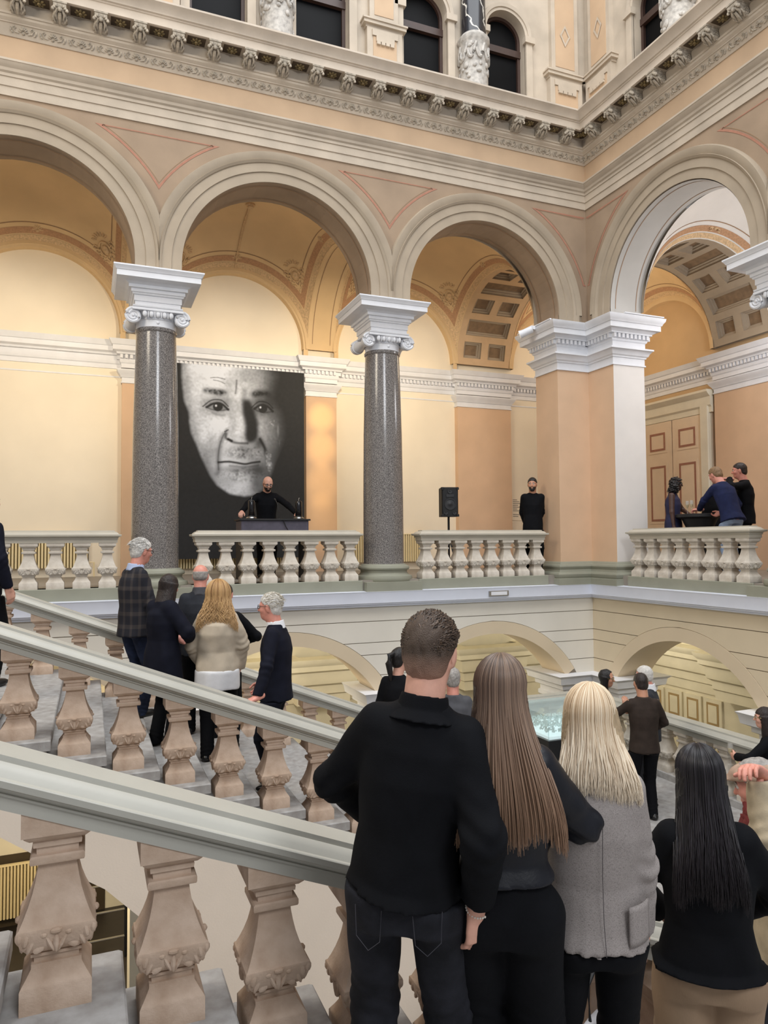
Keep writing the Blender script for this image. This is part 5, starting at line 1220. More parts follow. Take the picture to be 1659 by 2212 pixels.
        for sd in 'RL':
            hp, kn, an = leg[sd]; an2 = an+V3(0, .0, -.030*k); hp2 = hp+V3((.004 if sd == 'R' else -.004)*k, 0, 0); D = smin(D, smin(g.cone(hp2, kn, w0*B*k, w1*k), g.cone(kn, an2, w1*k, w2*k), .012*k), .016*k)
        wv = Bo.get('w', .0035); D = D+wv*g.noise(22, 9, (1.2, 1.2, .7))
        if wv > .003:
            for sd in 'RL':
                hp, kn, an = leg[sd]; dz = g.Z-an[2]; D = D+.002*np.exp(-((g.Z-an[2]-.01*k)/(.05*k))**2)*np.sin(g.Z*150+4*np.sin(20*g.X)+3*g.Y*15)
                D = D+.0014*np.exp(-((g.Z-kn[2])/(.06*k))**2)*np.sin(g.Z*110+5*np.sin(14*g.X+9*g.Y))
        mn = min(leg['L'][2][2], leg['R'][2][2])
        D = np.maximum(D, (mn-.033*k)-g.Z); D = np.maximum(D, (g.X-P[0])*ax[0]+(g.Y-P[1])*ax[1]+(g.Z-P[2])*ax[2]-((min(hem, T_['under'][1]) if T_.get('under') else hem)-.53)*k-.003)
        net_obj(Bo.get('name', 'trousers'), g.net(D), Bo['m'], root)
    # ---- shoes
    sm_ = shoe or mat('shoe_black', (24, 23, 24), .35, .1, 20)
    for sd in 'RL':
        an = leg[sd][2]; c = an+V3((.004 if sd == 'R' else -.004), .030, -.026)*k; g = G(c-V3(.035, .085, .03)*k, c+V3(.035, .085, .05)*k, max(.008, res*.7)); D = smin(g.ell(c, (.026*k, .072*k, .022*k)), g.cone(c+V3(0, -.035, .0)*k, c+V3(0, -.032, .035)*k, .023*k, .021*k), .02*k); D = np.maximum(D, (an[2]-.045*k)-g.Z); net_obj('shoe', g.net(D), sm_, root)
    # ---- hair
    if hair and hair.get('t') != 'none': make_hair(hair, hc, Rh, hh, body, res, neck, k)
    if beard:
        g = G(hc-hh*.6, hc+hh*.45, max(.006, res*.5)); x, y, z = [q/hh for q in g.local(hc, Rh)]
        E = lambda cx, cy, cz, rx, ry, rz_: (np.sqrt(((x-cx)/rx)**2+((y-cy)/ry)**2+((z-cz)/rz_)**2)-1)*min(rx, ry, rz_)
        D = smin(E(0, .10, -.17, .275, .285, .37), E(0, .20, -.40, .16, .185, .13), .06); D = np.maximum(D, z+.16+.35*np.maximum(0, y-.12)*(0)-.30*np.clip(.22-y, 0, .3)); D = np.maximum(D, .02-y); D = np.maximum(D, -E(0, .42, -.265, .085, .12, .035)); D = np.maximum(D, -(E(0, .40, -.12, .30, .20, .075)))
        net_obj('beard', g.net(D*hh), beard, body)
    if glasses:
        mb = MB(); ml = MB()
        for sg in (-1, 1):
            c = V3(sg*.135, .415, .02); mb.tube([hc+Rh @ (c+V3(.10*math.cos(t), -.02*abs(math.cos(t)), .075*math.sin(t)))*hh for t in np.linspace(0, 2*PI, 15)], .010*hh, 5); mb.tube([hc+Rh @ V3(sg*.235, .385, .04)*hh, hc+Rh @ V3(sg*.34, .20, .05)*hh, hc+Rh @ V3(sg*.355, -.03, .04)*hh, hc+Rh @ V3(sg*.345, -.09, -.02)*hh], .011*hh, 5)
            ml.loft([[hc+Rh @ (c+V3(r_*math.cos(t), 0, r_*.75*math.sin(t)))*hh for t in np.linspace(0, 2*PI, 13)[:-1]] for r_ in (.095, .002)])
        mb.tube([hc+Rh @ V3(-.04, .425, .04)*hh, hc+Rh @ V3(.04, .425, .04)*hh], .010*hh, 5); gl = mb.build('glasses', glasses, body, 60); ml.build('lenses', M_LENS, gl)
    if extra: extra(root, dict(hc=hc, Rh=Rh, hh=hh, neck=neck, arm=arm, leg=leg, k=k, body=body, top=tp, P=P, Sh=Sh, xr=xr))
    return root
def strands(hc, Rh, hh, n, phi, length, w_end, y_end, rad, col, seed, flare=1.0, puff=1.0, wav=0.0, wfr=9.0, tip=.5, drop=None, part=0.0, tx=0.0):
    r = np.random.default_rng(seed); V, F, Cc = [], [], []; o = 0; seg = 20; m = 5
    for i in range(n):
        u = r.uniform(-1, 1); ph = math.radians(180+phi*u); cl = round(u*14)/14
        Ln = length*(1+r.normal(0, .035)+ .04*math.sin(9*u+seed)); infl = (1.05+r.uniform(0, .11))*puff
        pts = []; th1 = PI*.56
        n1 = 8
        for j in range(n1):
            th = .10+(th1-.10)*j/(n1-1)
            pts.append(V3(.335*infl*math.sin(th)*math.sin(ph)+part*(1-j/(n1-1)), -.05+.41*infl*math.sin(th)*math.cos(ph)*1.02, .12+.385*infl*math.cos(th)))
        p0 = pts[-1]; xe = (w_end*(.86*math.sin(ph)+.14*math.sin(math.radians(180+phi*cl))))*flare+r.normal(0, .02)+tx; ye = y_end+.10*math.cos(ph)+r.normal(0, .02)
        for j in range(1, seg-n1+1):
            t = j/(seg-n1); e = t*t*(3-2*t); pts.append(V3(p0[0]+(xe-p0[0])*e+wav*math.sin(wfr*t+i*.7+cl*5)*min(1, t*2), p0[1]+(ye-p0[1])*e*1.0+wav*.6*math.cos(wfr*.9*t+i)*min(1, t*2)-.05*math.sin(t*PI), p0[2]-(Ln+p0[2])*t))
        pts = np.array([hc+Rh @ (p*hh) if j < n1 else hc+(Rh @ (pts[n1-1]*hh))+((p-pts[n1-1])*hh if drop is None else Rh @ ((p-pts[n1-1])*hh)) for j, p in enumerate(pts)])
        tg = np.gradient(pts, axis=0); tg /= np.linalg.norm(tg, axis=1)[:, None]+1e-9; a = np.cross(tg, [0.3, 1, .1]); a /= np.linalg.norm(a, axis=1)[:, None]+1e-9; b = np.cross(tg, a)
        tt = np.linspace(0, 1, len(pts)); rr = rad*hh*(.75+.4*np.sin(tt*PI))*np.where(tt > .75, 1-(tt-.75)/.25*(1-tip), 1)*r.uniform(.7, 1.25)
        for j in range(m): V.append(pts+(a*math.cos(2*PI*j/m)+b*math.sin(2*PI*j/m)*.8)*rr[:, None])
        c = np.array(col[0])+(np.array(col[1])-np.array(col[0]))*r.uniform(0, 1); c = np.array(lin(c)); end = np.array(lin(col[2] if len(col) > 2 else col[1]))
        for j in range(m): Cc.append(c[None]*(1-tt[:, None]**1.5*.6)+end[None]*tt[:, None]**1.5*.6)
        s_ = len(pts)
        for j in range(m):
            a0, b0 = o+j*s_, o+((j+1) % m)*s_
            F += [(a0+q, b0+q, b0+q+1, a0+q+1) for q in range(s_-1)]
        o += m*s_
    return np.concatenate(V), np.array(F), np.concatenate(Cc)
def make_hair(hr, hc, Rh, hh, body, res, neck, k):
    t = hr['t']; ext = hr.get('len', .5); hs = hr.get('res', max(.0065, res*.5))
    if t in ('long', 'bob', 'curly'): lo = hc-V3(.75, .8, .6+ext)*hh; hi = hc+V3(.75, .8, .75)*hh
    else: lo = hc-V3(.6, .6, .62)*hh; hi = hc+V3(.6, .6, .68)*hh
    g = G(lo, hi, hs); x, y, z = [q/hh for q in g.local(hc, Rh)]; wz = (g.Z-hc[2])/hh; wx = (g.X-hc[0])/hh; wy = (g.Y-hc[1])/hh
    E = lambda cx, cy, cz, rx, ry, rz_: (np.sqrt(((x-cx)/rx)**2+((y-cy)/ry)**2+((z-cz)/rz_)**2)-1)*min(rx, ry, rz_)
    th = hr.get('th', .035); D = E(0, -.055, .125, .325+th, .405+th, .372+th*hr.get('tall', 1.2)); nzs = hr.get('n', .006)
    if t == 'short':
        hl = hr.get('hl', .0); D = np.maximum(D, .02+hl-(-.60*y+.80*z)); D = np.maximum(D, (y-.30)*.9-.55*(z-.18)*(0)+(-(z-.30))*.55*(y > .2) if False else y-.40); D = smin(D, E(0, -.215, -.09, .285+th*.5, .245+th*.5, .29), .05) if hr.get('nape', True) else D
        D = np.maximum(D, -(E(.36, .0, -.06, .09, .12, .17))); D = np.maximum(D, -(E(-.36, .0, -.06, .09, .12, .17))); D = np.maximum(D, -.40-z)
        D = D+nzs*g.noise(hr.get('nf', 150), 4)
        if hr.get('bald'): D = np.maximum(D, -(E(0, .06, .42, .26, .36, .34)))
    elif t == 'fringe':   # bald crown, short sides
        D = E(0, -.055, .125, .325+.016, .405+.018, .375); D = np.maximum(D, z-.20); D = np.maximum(D, .02-(-.60*y+.80*z)-.0); D = smin(D, E(0, -.19, -.02, .315, .275, .24), .04); D = np.maximum(D, z-.2); D = np.maximum(D, -(E(.36, .0, -.06, .09, .12, .17))); D = np.maximum(D, -(E(-.36, .0, -.06, .09, .12, .17))); D = np.maximum(D, y-.12)
    else:
        w0, w1, dp, yo = hr.get('w0', .40), hr.get('w1', .42), hr.get('dp', .24), hr.get('yo', -.20)
        b = g.loft(hc+Rh @ V3(0, -.06, .12)*hh, hc+Rh @ V3(0, -.06, .10)*hh+V3(0, (yo+.06)*hh, 0)+V3(0, 0, -(ext+.10)*hh), Rh @ V3(1, 0, 0), [0, .35, 1], [min(w0, .38)*hh if t == 'curly' else w0*hh, (w0*.55+w1*.45)*hh, w1*hh], [.40*hh, (.30*.6+dp*.4)*hh, dp*hh])/hh
        D = smin(D, b, .08)
        D = np.maximum(D, -np.maximum(np.maximum(.13-y+.25*np.clip(z-.1, 0, 1), np.abs(x)-.275), z-hr.get('fr', .28)))
        D = np.maximum(D, -np.maximum(.16-y, z+.1-0*x)) if hr.get('open', True) else D
        if t == 'curly': D = D+hr.get('amp', .035)*g.noise(hr.get('nf', 70), 6)+.018*g.noise(150, 8)
        else: D = D+hr.get('amp', .010)*np.sin(np.arctan2(wx, -wy-.2)*34+3*np.sin(5*wz))+.006*g.noise(90, 3, (1, 1, .2))
    if hr.get('bun'):
        for q in hr['bun']: D = smin(D, E(*q), .06)
    hobj = net_obj('hair', g.net(D*hh), hr['m'], body, hr.get('colf') and (lambda v: hr['colf'](np.stack([((v-hc) @ Rh)[:, i]/hh for i in range(3)], 1))))
    if hr.get('tuft'):
        V, F, Ct = tufts(hc, Rh, hh, **hr['tuft']); net_obj('hair_tufts', (V, F), H_SB, hobj, lambda v: Ct)
    if hr.get('st'):
        V, F, Cc = strands(hc, Rh, hh, **hr['st']); net_obj('hair_strands', (V, F), hr['sm'], hobj, lambda v: Cc)

def tufts(hc, Rh, hh, n, col, seed, th=.03, hl=.02, ln=.10, flow=(0, -.3, .2), rnd=.25):
    r = np.random.default_rng(seed); V, F, Cc = [], [], []; o = 0; fl_ = np.array(flow)
    while len(V) < n:
        v = r.standard_normal(3); v /= np.linalg.norm(v); rad = np.array([.325+th, .405+th, .372+th*1.3]); p = v*rad+np.array([0, -.055, .125])
        if (-.60*p[1]+.80*p[2]) < .06+hl or p[1] > .33: continue
        d = nrm(v/rad*.12+fl_+r.normal(0, rnd, 3)); d = nrm(d-v*max(0, float(d@v))*.5); L = ln*r.uniform(.6, 1.3)*(1 if p[2] > .2 else .45); a = nrm(np.cross(d, r.standard_normal(3))); b = np.cross(d, a)
        pts = [p-v*.02, p+d*L*.5+v*.01, p+nrm(d-v*.4)*L]; w = (.011, .010, .002)
        q = np.array([hc+Rh @ ((pp+(a*math.cos(2.094*j)+b*math.sin(2.094*j))*ww)*hh) for pp, ww in zip(pts, w) for j in range(3)])
        V.append(q); F += [(o+i*3+j, o+i*3+(j+1) % 3, o+i*3+3+(j+1) % 3, o+i*3+3+j) for i in range(2) for j in range(3)]; o += 9
        c = np.array(lin(np.array(col[0])+(np.array(col[1])-np.array(col[0]))*r.uniform())); Cc.append(np.repeat(c[None], 9, 0))
    return np.concatenate(V), np.array(F), np.concatenate(Cc)
# ------------------------------------------------------------------ the people in the photo
def ray(px, py): return _f+_r*((px-829.5)/F_PX)-_u*((py-1106)/F_PX)
def at_d(px, py, d): return CAM+ray(px, py)*d
def at_z(px, py, z): r = ray(px, py); return CAM+r*((z-CAM.z)/r.z)
def at_y(px, py, y): r = ray(px, py); return CAM+r*((y-CAM.y)/r.y)
def at_x(px, py, x): r = ray(px, py); return CAM+r*((x-CAM.x)/r.x)
def to_local(p, pos, az, H):
    d = Vector(p)-Vector(pos); a = math.radians(az); x = Vector((math.cos(a), -math.sin(a), 0)); y = Vector((math.sin(a), math.cos(a), 0))
    return (d.dot(x)/H, d.dot(y)/H, d.z/H)
def cloth(name, c, rough=.85, var=.12, scale=14, bump=.25, bscale=260, stretch=None, c2=None, spec=.25): return mat(name, c, rough, var, scale, bump, bscale, c2=c2, stretch=stretch, spec=spec, dist=.004)
C_BLK = cloth('cloth_black', (15, 16, 20), spec=.15); C_NAVY = cloth('cloth_navy', (20, 22, 35), spec=.18); C_NAVY2 = cloth('cloth_navy_blue', (30, 38, 74)); C_JEAN = cloth('denim_black', (38, 39, 46), .9, .3, 9, .4, 320); C_DENIM = cloth('denim_blue', (44, 54, 80), .9, .3, 9, .4, 320)
C_LJEAN = cloth('denim_light', (150, 168, 196), .9, .15, 9, .3, 320); C_GREY = cloth('cloth_grey', (84, 84, 88)); C_CHAR = cloth('cloth_charcoal', (50, 52, 58)); C_BROWN = cloth('cloth_brown', (56, 46, 40)); C_BEIGE = cloth('cloth_beige', (196, 182, 162), .9, .06)
C_WHITE = cloth('cloth_white', (232, 232, 234), .8, .04); C_BLUESH = cloth('cloth_pale_blue', (178, 190, 220), .8, .04); C_TAUPE = cloth('cloth_taupe', (168, 142, 116), .8, .1, 5, .2, 200, stretch=(1, 1, .3)); C_RED = cloth('scarf_red', (140, 66, 66)); C_LINENC = cloth('cardigan_stone', (196, 180, 152), .9, .12)
def linen():
    m = mat('linen_grey', (158, 150, 146), .9, .1, 30, spec=.2); N = m.node_tree.nodes; L = m.node_tree.links; b = N['Principled BSDF']
    tc = N.new('ShaderNodeTexCoord'); mixes = []
    for st in ((1100, 1100, 130), (160, 160, 1100)):
        mp = N.new('ShaderNodeMapping'); mp.inputs['Scale'].default_value = st; L.new(tc.outputs['Object'], mp.inputs[0]); n = N.new('ShaderNodeTexNoise'); n.inputs['Scale'].default_value = 1; n.inputs['Detail'].default_value = 2; L.new(mp.outputs[0], n.inputs['Vector']); mixes.append(n)
    ad = N.new('ShaderNodeMath'); ad.operation = 'ADD'; L.new(mixes[0].outputs[0], ad.inputs[0]); L.new(mixes[1].outputs[0], ad.inputs[1])
    r = N.new('ShaderNodeValToRGB'); r.color_ramp.elements[0].position = .78; r.color_ramp.elements[1].position = 1.2/1.2; r.color_ramp.elements[0].color = (*lin((116, 109, 106)), 1); r.color_ramp.elements[1].color = (*lin((158, 150, 146)), 1); r.color_ramp.elements[1].position = 1.0
    L.new(ad.outputs[0], r.inputs[0]); L.new(r.outputs[0], b.inputs['Base Color'])
    bp = N.new('ShaderNodeBump'); bp.inputs['Strength'].default_value = .3; bp.inputs['Distance'].default_value = .003; L.new(ad.outputs[0], bp.inputs['Height']); L.new(bp.outputs[0], b.inputs['Normal'])
    return m
C_LINEN = linen()
def plaid():
    m = mat('plaid_wool', (50, 48, 52), .9, .1, 30, spec=.2); N = m.node_tree.nodes; L = m.node_tree.links; tc = N.new('ShaderNodeTexCoord'); sx = N.new('ShaderNodeSeparateXYZ'); L.new(tc.outputs['Object'], sx.inputs[0]); outs = []
    def mth(op, a, b=None):
        n = N.new('ShaderNodeMath'); n.operation = op; L.new(a, n.inputs[0])
        if b is not None:
            if hasattr(b, 'links'): L.new(b, n.inputs[1])
            else: n.inputs[1].default_value = b
        return n.outputs[0]
    xy = mth('ADD', sx.outputs[0], sx.outputs[1])
    a = mth('GREATER_THAN', mth('SINE', mth('MULTIPLY', sx.outputs[2], 48.0)), .55); b = mth('GREATER_THAN', mth('SINE', mth('MULTIPLY', xy, 52.0)), .55)
    s = mth('ADD', a, b); r = N.new('ShaderNodeValToRGB'); r.color_ramp.elements[0].color = (*lin((40, 40, 46)), 1); r.color_ramp.elements[1].color = (*lin((72, 66, 64)), 1); L.new(mth('MULTIPLY', s, .5), r.inputs[0]); L.new(r.outputs[0], N['Principled BSDF'].inputs['Base Color'])
    return m
C_PLAID = plaid()
H_BLK = mat('hair_black', (22, 19, 20), .4, .2, 40, .4, 160, stretch=(1, 1, .15)); H_DBR = mat('hair_dark_brown', (44, 32, 28), .45, .25, 40, .4, 160, stretch=(1, 1, .15)); H_BR = mat('hair_brown', (92, 70, 56), .45, .3, 40, .4, 160, stretch=(1, 1, .12)); H_BLO = mat('hair_blonde', (204, 178, 142), .45, .2, 40, .4, 160, stretch=(1, 1, .12)); H_GREY = mat('hair_grey', (176, 170, 164), .5, .2, 50, .4, 200); H_WHT = mat('hair_white', (222, 218, 212), .5, .12, 50, .4, 200); H_SAND = mat('hair_sandy', (150, 118, 84), .5, .2, 50, .4, 200); H_CURL = mat('hair_curly_blonde', (178, 138, 88), .5, .35, 30, .5, 90)
H_SB = mat_attr('strand_brown', .38); H_SO = mat_attr('strand_blonde', .42); H_SK = mat_attr('strand_black', .35); H_SC = mat_attr('strand_curly', .45)
H_SHORT = mat('hair_stubble', (70, 56, 48), .6, .3, 60, .5, 240)
M_PEARL = mat('pearl', (236, 228, 216), .3, .05, 20); M_GOLDF = mat('frame_dark', (40, 30, 28), .3, .1, 20); M_GOLD = mat('frame_gold', (190, 160, 100), .3, .1, 20, metal=.8)
fade = lambda hi, lo_: (lambda q: np.array(lin(lo_))[None]+(np.array(lin(hi))-np.array(lin(lo_)))[None]*np.clip((q[:, 2]+.32)/.34, 0, 1)[:, None]**.8)
KZ = lambda k: ZK(k)
# --- foreground row
def man_extra(root, d):
    k = d['k']; el, w = d['arm']['R'][:2]; fd = nrm(w-el); c = w+fd*.002*k; a = nrm(np.cross(fd, [0, 1, 0])); b = np.cross(fd, a); mb = MB()
    for i in range(26):
        t = 2*PI*i/26; mb.ell(c+(a*math.cos(t)+b*math.sin(t))*.0190*k+fd*.004*math.cos(t), (.0042, .0042, .0042), 6, 4)
    mb.build('bracelet', M_PEARL, d['body'], 60)
    for sx in (-1, 1):
        pts = [V3(sx*.026, -.074, .505), V3(sx*.030, -.071, .452), V3(sx*.05, -.070, .436), V3(sx*.072, -.062, .455), V3(sx*.074, -.060, .505)]
        MB().tube([p*k for p in pts], .0013, 4).build('back_pocket', mat('stitch', (62, 61, 68), .8), root)
person('tall man in a black shirt and dark jeans with short brown hair, seen from behind', (-7.852, -9.052, KZ(3)), 33, 1.895, 'm', 'fair', dict(m=C_BLK, hem=.508, hemr=(.102, .086), w=.0045, wf=20, res=.0095, name='shirt', sleeve=(.037, .035, .028), slen=.86, collar=(C_BLK, .016), cw=.068, seed=3, wst=(1.3, 1.3, .45)),
       dict(m=C_JEAN, r=(.052, .043, .038), res=.0095), dict(t='short', m=mat_attr('hair_faded', .6, bump=.5, bscale=300), th=.035, tall=1.5, n=.008, res=.0055, colf=fade((74, 58, 46), (168, 128, 108)), brow=False, tuft=dict(n=3600, col=((48, 38, 32), (100, 80, 64)), seed=1, th=.036, hl=.10, ln=.12, flow=(.12, .9, .0), rnd=.16)), L=dict(w=(-.075, .15, .575), e=(-1, -.35, -.1), c=.8), R=dict(w=(.128, -.005, .490), e=(.3, -1, 0), n=(-.65, .55, 0), c=.62, d=(-.05, .05, -1)), head=(8, 4, 2), side=.125, feet={'R': (.075, .0, 0), 'L': (-.075, .03, 0)}, res=.011, build=.98, shw=.087, extra=man_extra)
person('woman in a dark silky blouse with long straight brown hair, seen from behind', (-7.53, -9.15, KZ(3)), 30, 1.735, 'f', 'fair', dict(m=mat('satin_dark', (15, 17, 26), .45, .1, 10, .05, 100, spec=.35), hem=.575, hemr=(.100, .076), w=.005, wf=18, res=.0095, name='blouse', sleeve=(.036, .038, .030), seed=8, slen=.9, wst=(1.2, 1.2, .4)),
       dict(m=C_BLK, r=(.062, .056, .052), res=.0095), dict(t='long', m=H_BR, len=1.62, w0=.365, w1=.54, dp=.12, yo=-.66, res=.008, st=dict(n=950, phi=98, length=1.86, w_end=.74, y_end=-.80, rad=.0088, col=((70, 57, 50), (138, 115, 98), (158, 122, 94)), seed=2, part=.02, tx=.10, tip=.45), sm=H_SB), L=dict(w=(-.06, .14, .60), e=(-1, -.4, 0)), R=dict(w=(.07, .15, .585), e=(1, -.45, -.1), c=.7), head=(-2, 6, 0), feet={'R': (.06, .0, 0), 'L': (-.05, .02, 0)}, res=.011, face=False, build=1.0)
def blonde_extra(root, d):
    k = d['k']; mb = MB()
    # patch pocket following the hip
    n, m = 7, 8; R = []
    for j in range(m):
        row = []
        for i in range(n):
            a = math.radians(-62+40*i/(n-1)); z = (.512+.075*j/(m-1))*k; row.append((math.cos(a)*.107*k, math.sin(a)*.085*k, z))
        R.append(row)
    mb.loft(R, closed=False); o = mb.build('patch_pocket', C_LINEN, d['top'], 60); s = o.modifiers.new('thick', 'SOLIDIFY'); s.thickness = .008
    MB().tube([(.002*k, -.0845*k, .50*k), (.0, -.078*k, .56*k), (0, -.073*k, .64*k), (0, -.080*k, .74*k)], .0014, 5).build('back_seam', mat('seam_dark', (92, 86, 86), .9), d['top'])
person('woman in a grey linen blazer with long platinum blonde hair, seen from behind', (-7.16, -9.15, KZ(4)), 24, 1.765, 'f', 'fair', dict(m=C_LINEN, hem=.495, hemr=(.106, .086), w=.0055, wf=22, res=.0095, name='blazer', sleeve=(.036, .033, .028), seed=12, wst=(1, 1, .7), pleat=.0016),
       dict(m=C_BLK, r=(.053, .040, .034), res=.012), dict(t='long', m=H_BLO, len=.72, w0=.40, w1=.50, dp=.20, yo=-.40, res=.008, st=dict(n=950, phi=122, length=1.02, w_end=.58, y_end=-.58, rad=.0088, col=((188, 158, 122), (238, 222, 196), (246, 234, 214)), seed=4, wav=.014, tip=.25), sm=H_SO), L=dict(w=(-.06, .15, .60), e=(-1, -.4, 0)), R=dict(w=(.108, .045, .482), e=(.4, -1, 0)), head=(6, 5, 3), res=.011, face=False, extra=blonde_extra)
person('woman in a black blazer and taupe trousers with long black hair, in the right foreground', (-6.53, -9.05, KZ(6)), 36, 1.765, 'f', 'tan', dict(m=C_BLK, hem=.515, hemr=(.134, .112), w=.0045, wf=18, res=.010, name='blazer', sleeve=(.039, .037, .031), seed=21, wst=(1, 1, .6)),
       dict(m=C_TAUPE, r=(.060, .060, .060), res=.010, w=.006), dict(t='long', m=H_BLK, len=1.45, w0=.40, w1=.44, dp=.14, yo=-.66, res=.008, st=dict(n=850, phi=112, length=1.74, w_end=.54, y_end=-.84, rad=.0085, col=((14, 12, 14), (40, 36, 42), (34, 28, 30)), seed=9, wav=.018, tip=.2), sm=H_SK), L=dict(w=(-.09, .14, .56), e=(-1, -.5, 0)), R=dict(w=(.09, .15, .57), e=(1, -.5, 0)), head=(-2, 8, -2), res=.011, face=False, build=1.12)
# person with a flat cap at the right edge
cp = at_d(1676, 1612, 3.6); cpos = (cp.x, cp.y, KZ(8)); CAZ = -35
def cap_extra(root, d):
    hc, Rh, hh = d['hc'], d['Rh'], d['hh']; g = G(hc-hh*.75, hc+hh*.85, .009); x, y, z = [q/hh for q in g.local(hc, Rh)]
    E = lambda cx, cy, cz, rx, ry, rz_: (np.sqrt(((x-cx)/rx)**2+((y-cy)/ry)**2+((z-cz)/rz_)**2)-1)*min(rx, ry, rz_)
    D = smin(E(0, -.02, .24, .42, .50, .24), E(0, .42, .20, .24, .20, .04), .05); D = np.maximum(D, .17-z); D = D+.004*g.noise(30, 2); net_obj('flat_cap', g.net(D*hh), cloth('cap_tweed', (186, 158, 138), .95, .15), d['body'])
    n = d['neck']; k = d['k']; mb = MB()
    for i in range(4): mb.tube([n+V3(.062*math.cos(t+i), .060*math.sin(t+i)+.01, -.012+.012*i+.012*math.sin(3*t))*k for t in np.linspace(0, 2*PI, 22)], .016*k, 7)
    mb.tube([n+V3(.02, .075, -.02)*k, n+V3(.025, .095, -.08)*k, n+V3(.03, .09, -.15)*k], [.022*k, .026*k, .018*k], 8); mb.build('scarf', C_RED, root, 60)
hw = to_local(at_d(1640, 1668, 3.28), cpos, CAZ, 1.84)
person('person in a flat cap, red scarf and stone cardigan at the right edge', cpos, CAZ, 1.84, 'm', 'pink', dict(m=C_LINENC, hem=.46, w=.006, res=.012, name='cardigan', sleeve=(.044, .042, .032), seed=30, slen=.86), dict(m=C_CHAR, res=.016), dict(t='short', m=H_GREY), L=dict(w=hw, e=(-1, -.1, -.6), d=(-.75, .25, .35), n=(-.3, -.2, -1), c=.7, sp=.06), R=dict(w=(.10, .12, .55), e=(1, -.5, 0)), head=(0, 14, 0), res=.012, extra=cap_extra)
# --- landing
gp = at_z(1662, 1526, ZLAND+1.70); gpos = (gp.x, gp.y, ZLAND); GAZ = -30
ghw = to_local(at_z(1607, 1598, ZLAND+1.17), gpos, GAZ, 1.70)
def glass_extra(root, d):
    el, w = d['arm']['L'][:2]; p = w+nrm(w-el)*.055*d['k']+V3(.012, .012, -.06)*d['k']; flute(root.matrix_basis @ Vector(p), 'champagne flute in the hand of the woman in the black dress')
person('woman in a black dress holding a champagne flute beside the landing balustrade', gpos, GAZ, 1.70, 'f', 'fair', dict(m=C_BLK, hem=.42, w=.004, name='dress'), dict(m=C_BLK), dict(t='bob', m=H_DBR, len=1.0, w0=.40, w1=.44, dp=.30, fr=.20), R=dict(w=(.09, .15, .62), e=(1, -.5, 0)), L=dict(w=(-.07, .19, .66), e=(-1, -.3, -.2), n=(1, 0, 0), c=1.0), head=(-12, 0, 0), glasses=M_GOLD, res=.013, extra=glass_extra)
bp_ = at_z(1388, 1452, ZLAND+1.86)
person('man in a brown jacket with short dark hair on the landing, seen from behind', (bp_.x, bp_.y, ZLAND), 20, 1.86, 'm', 'tan', dict(m=C_BROWN, hem=.46, w=.004, seed=40, hemr=(.108, .08)), dict(m=C_BLK), dict(t='short', m=H_DBR, th=.02), R=dict(w=(.08, .13, .56), e=(1, -.5, 0)), L=dict(w=(-.06, .16, .72), e=(-1, 0, -.6), d=(0, .3, 1), n=(0, 1, 0)), res=.014, face=False, head=(-4, 4, 0))
wp = at_z(1400, 1437, ZLAND+1.88)
person('white-haired man in a dark grey suit, half hidden behind the man in the brown jacket', (wp.x+.12, wp.y+.12, ZLAND), -40, 1.86, 'm', 'pink', dict(m=C_CHAR, hem=.46, collar=(C_WHITE, .03), seed=41), dict(m=C_CHAR), dict(t='short', m=H_WHT, th=.03), res=.016, head=(0, 4, 0))
dp_ = at_z(1300, 1443, ZLAND+1.74)
person('dark-haired woman on the landing whose face shows above the blonde head', (dp_.x, dp_.y, ZLAND), 150, 1.74, 'f', 'tan', dict(m=C_BLK, hem=.46), dict(m=C_BLK), dict(t='bob', m=H_BLK, len=1.05, w0=.38, w1=.40, dp=.28, fr=.40), glasses=M_GOLD, res=.015, head=(-15, 5, 0))
# --- second flight
def group_person(lab, px, py, Y, k, **kw):
    p = at_y(px, py, Y); H = p.z-ZK(k); kw.setdefault('lean', 0.0)
    return person(lab, (p.x, p.y, ZK(k)), kw.pop('az'), H*kw.pop('hs', 1.0), **kw)
group_person('grey-haired man in a plaid jacket and jeans at the top of the guest group', 292, 1160, -3.2, 1, az=66, skin='pink', top=dict(m=C_PLAID, hem=.45, hemr=(.118, .095), w=.004, belly=1, collar=(C_BLUESH, .014), seed=50, res=.012), bottom=dict(m=C_DENIM, res=.012), hair=dict(t='short', m=H_WHT, th=.045, tuft=dict(n=500, col=((170, 166, 160), (236, 234, 230)), seed=5, th=.045, ln=.17, flow=(0, -.9, .05), rnd=.10)), glasses=M_GOLDF, R=dict(w=(.10, .10, .50), e=(.7, -1, 0)), L=dict(w=(-.08, .14, .55), e=(-1, -.4, 0)), head=(0, 8, 0), build=1.12, res=.013)
group_person('woman with a dark bob and long navy coat among the guests on the stairs', 352, 1236, -3.9, 2, az=58, sex='f', skin='pink', top=dict(m=C_NAVY, hem=.34, hemr=(.132, .108), w=.004, seed=51, res=.012, name='coat', sleeve=(.046, .040, .032)), bottom=dict(m=C_BLK, r=(.05, .042, .04)), hair=dict(t='bob', m=H_DBR, len=.78, w0=.42, w1=.46, dp=.42, fr=.22, yo=-.24, amp=.006), R=dict(w=(.07, .14, .60), e=(1, -.6, 0)), L=dict(w=(-.06, .15, .60), e=(-1, -.4, 0)), head=(-6, 14, 0), build=1.22, res=.013)
group_person('balding man in a grey jacket standing behind the curly-haired woman', 432, 1216, -2.9, 3, az=12, skin='pink', top=dict(m=C_CHAR, hem=.46, seed=52, collar=(C_GREY, .02)), bottom=dict(m=C_BLK), hair=dict(t='fringe', m=H_GREY, brow=False), head=(4, 2, 0), build=1.08, res=.014, face=False)
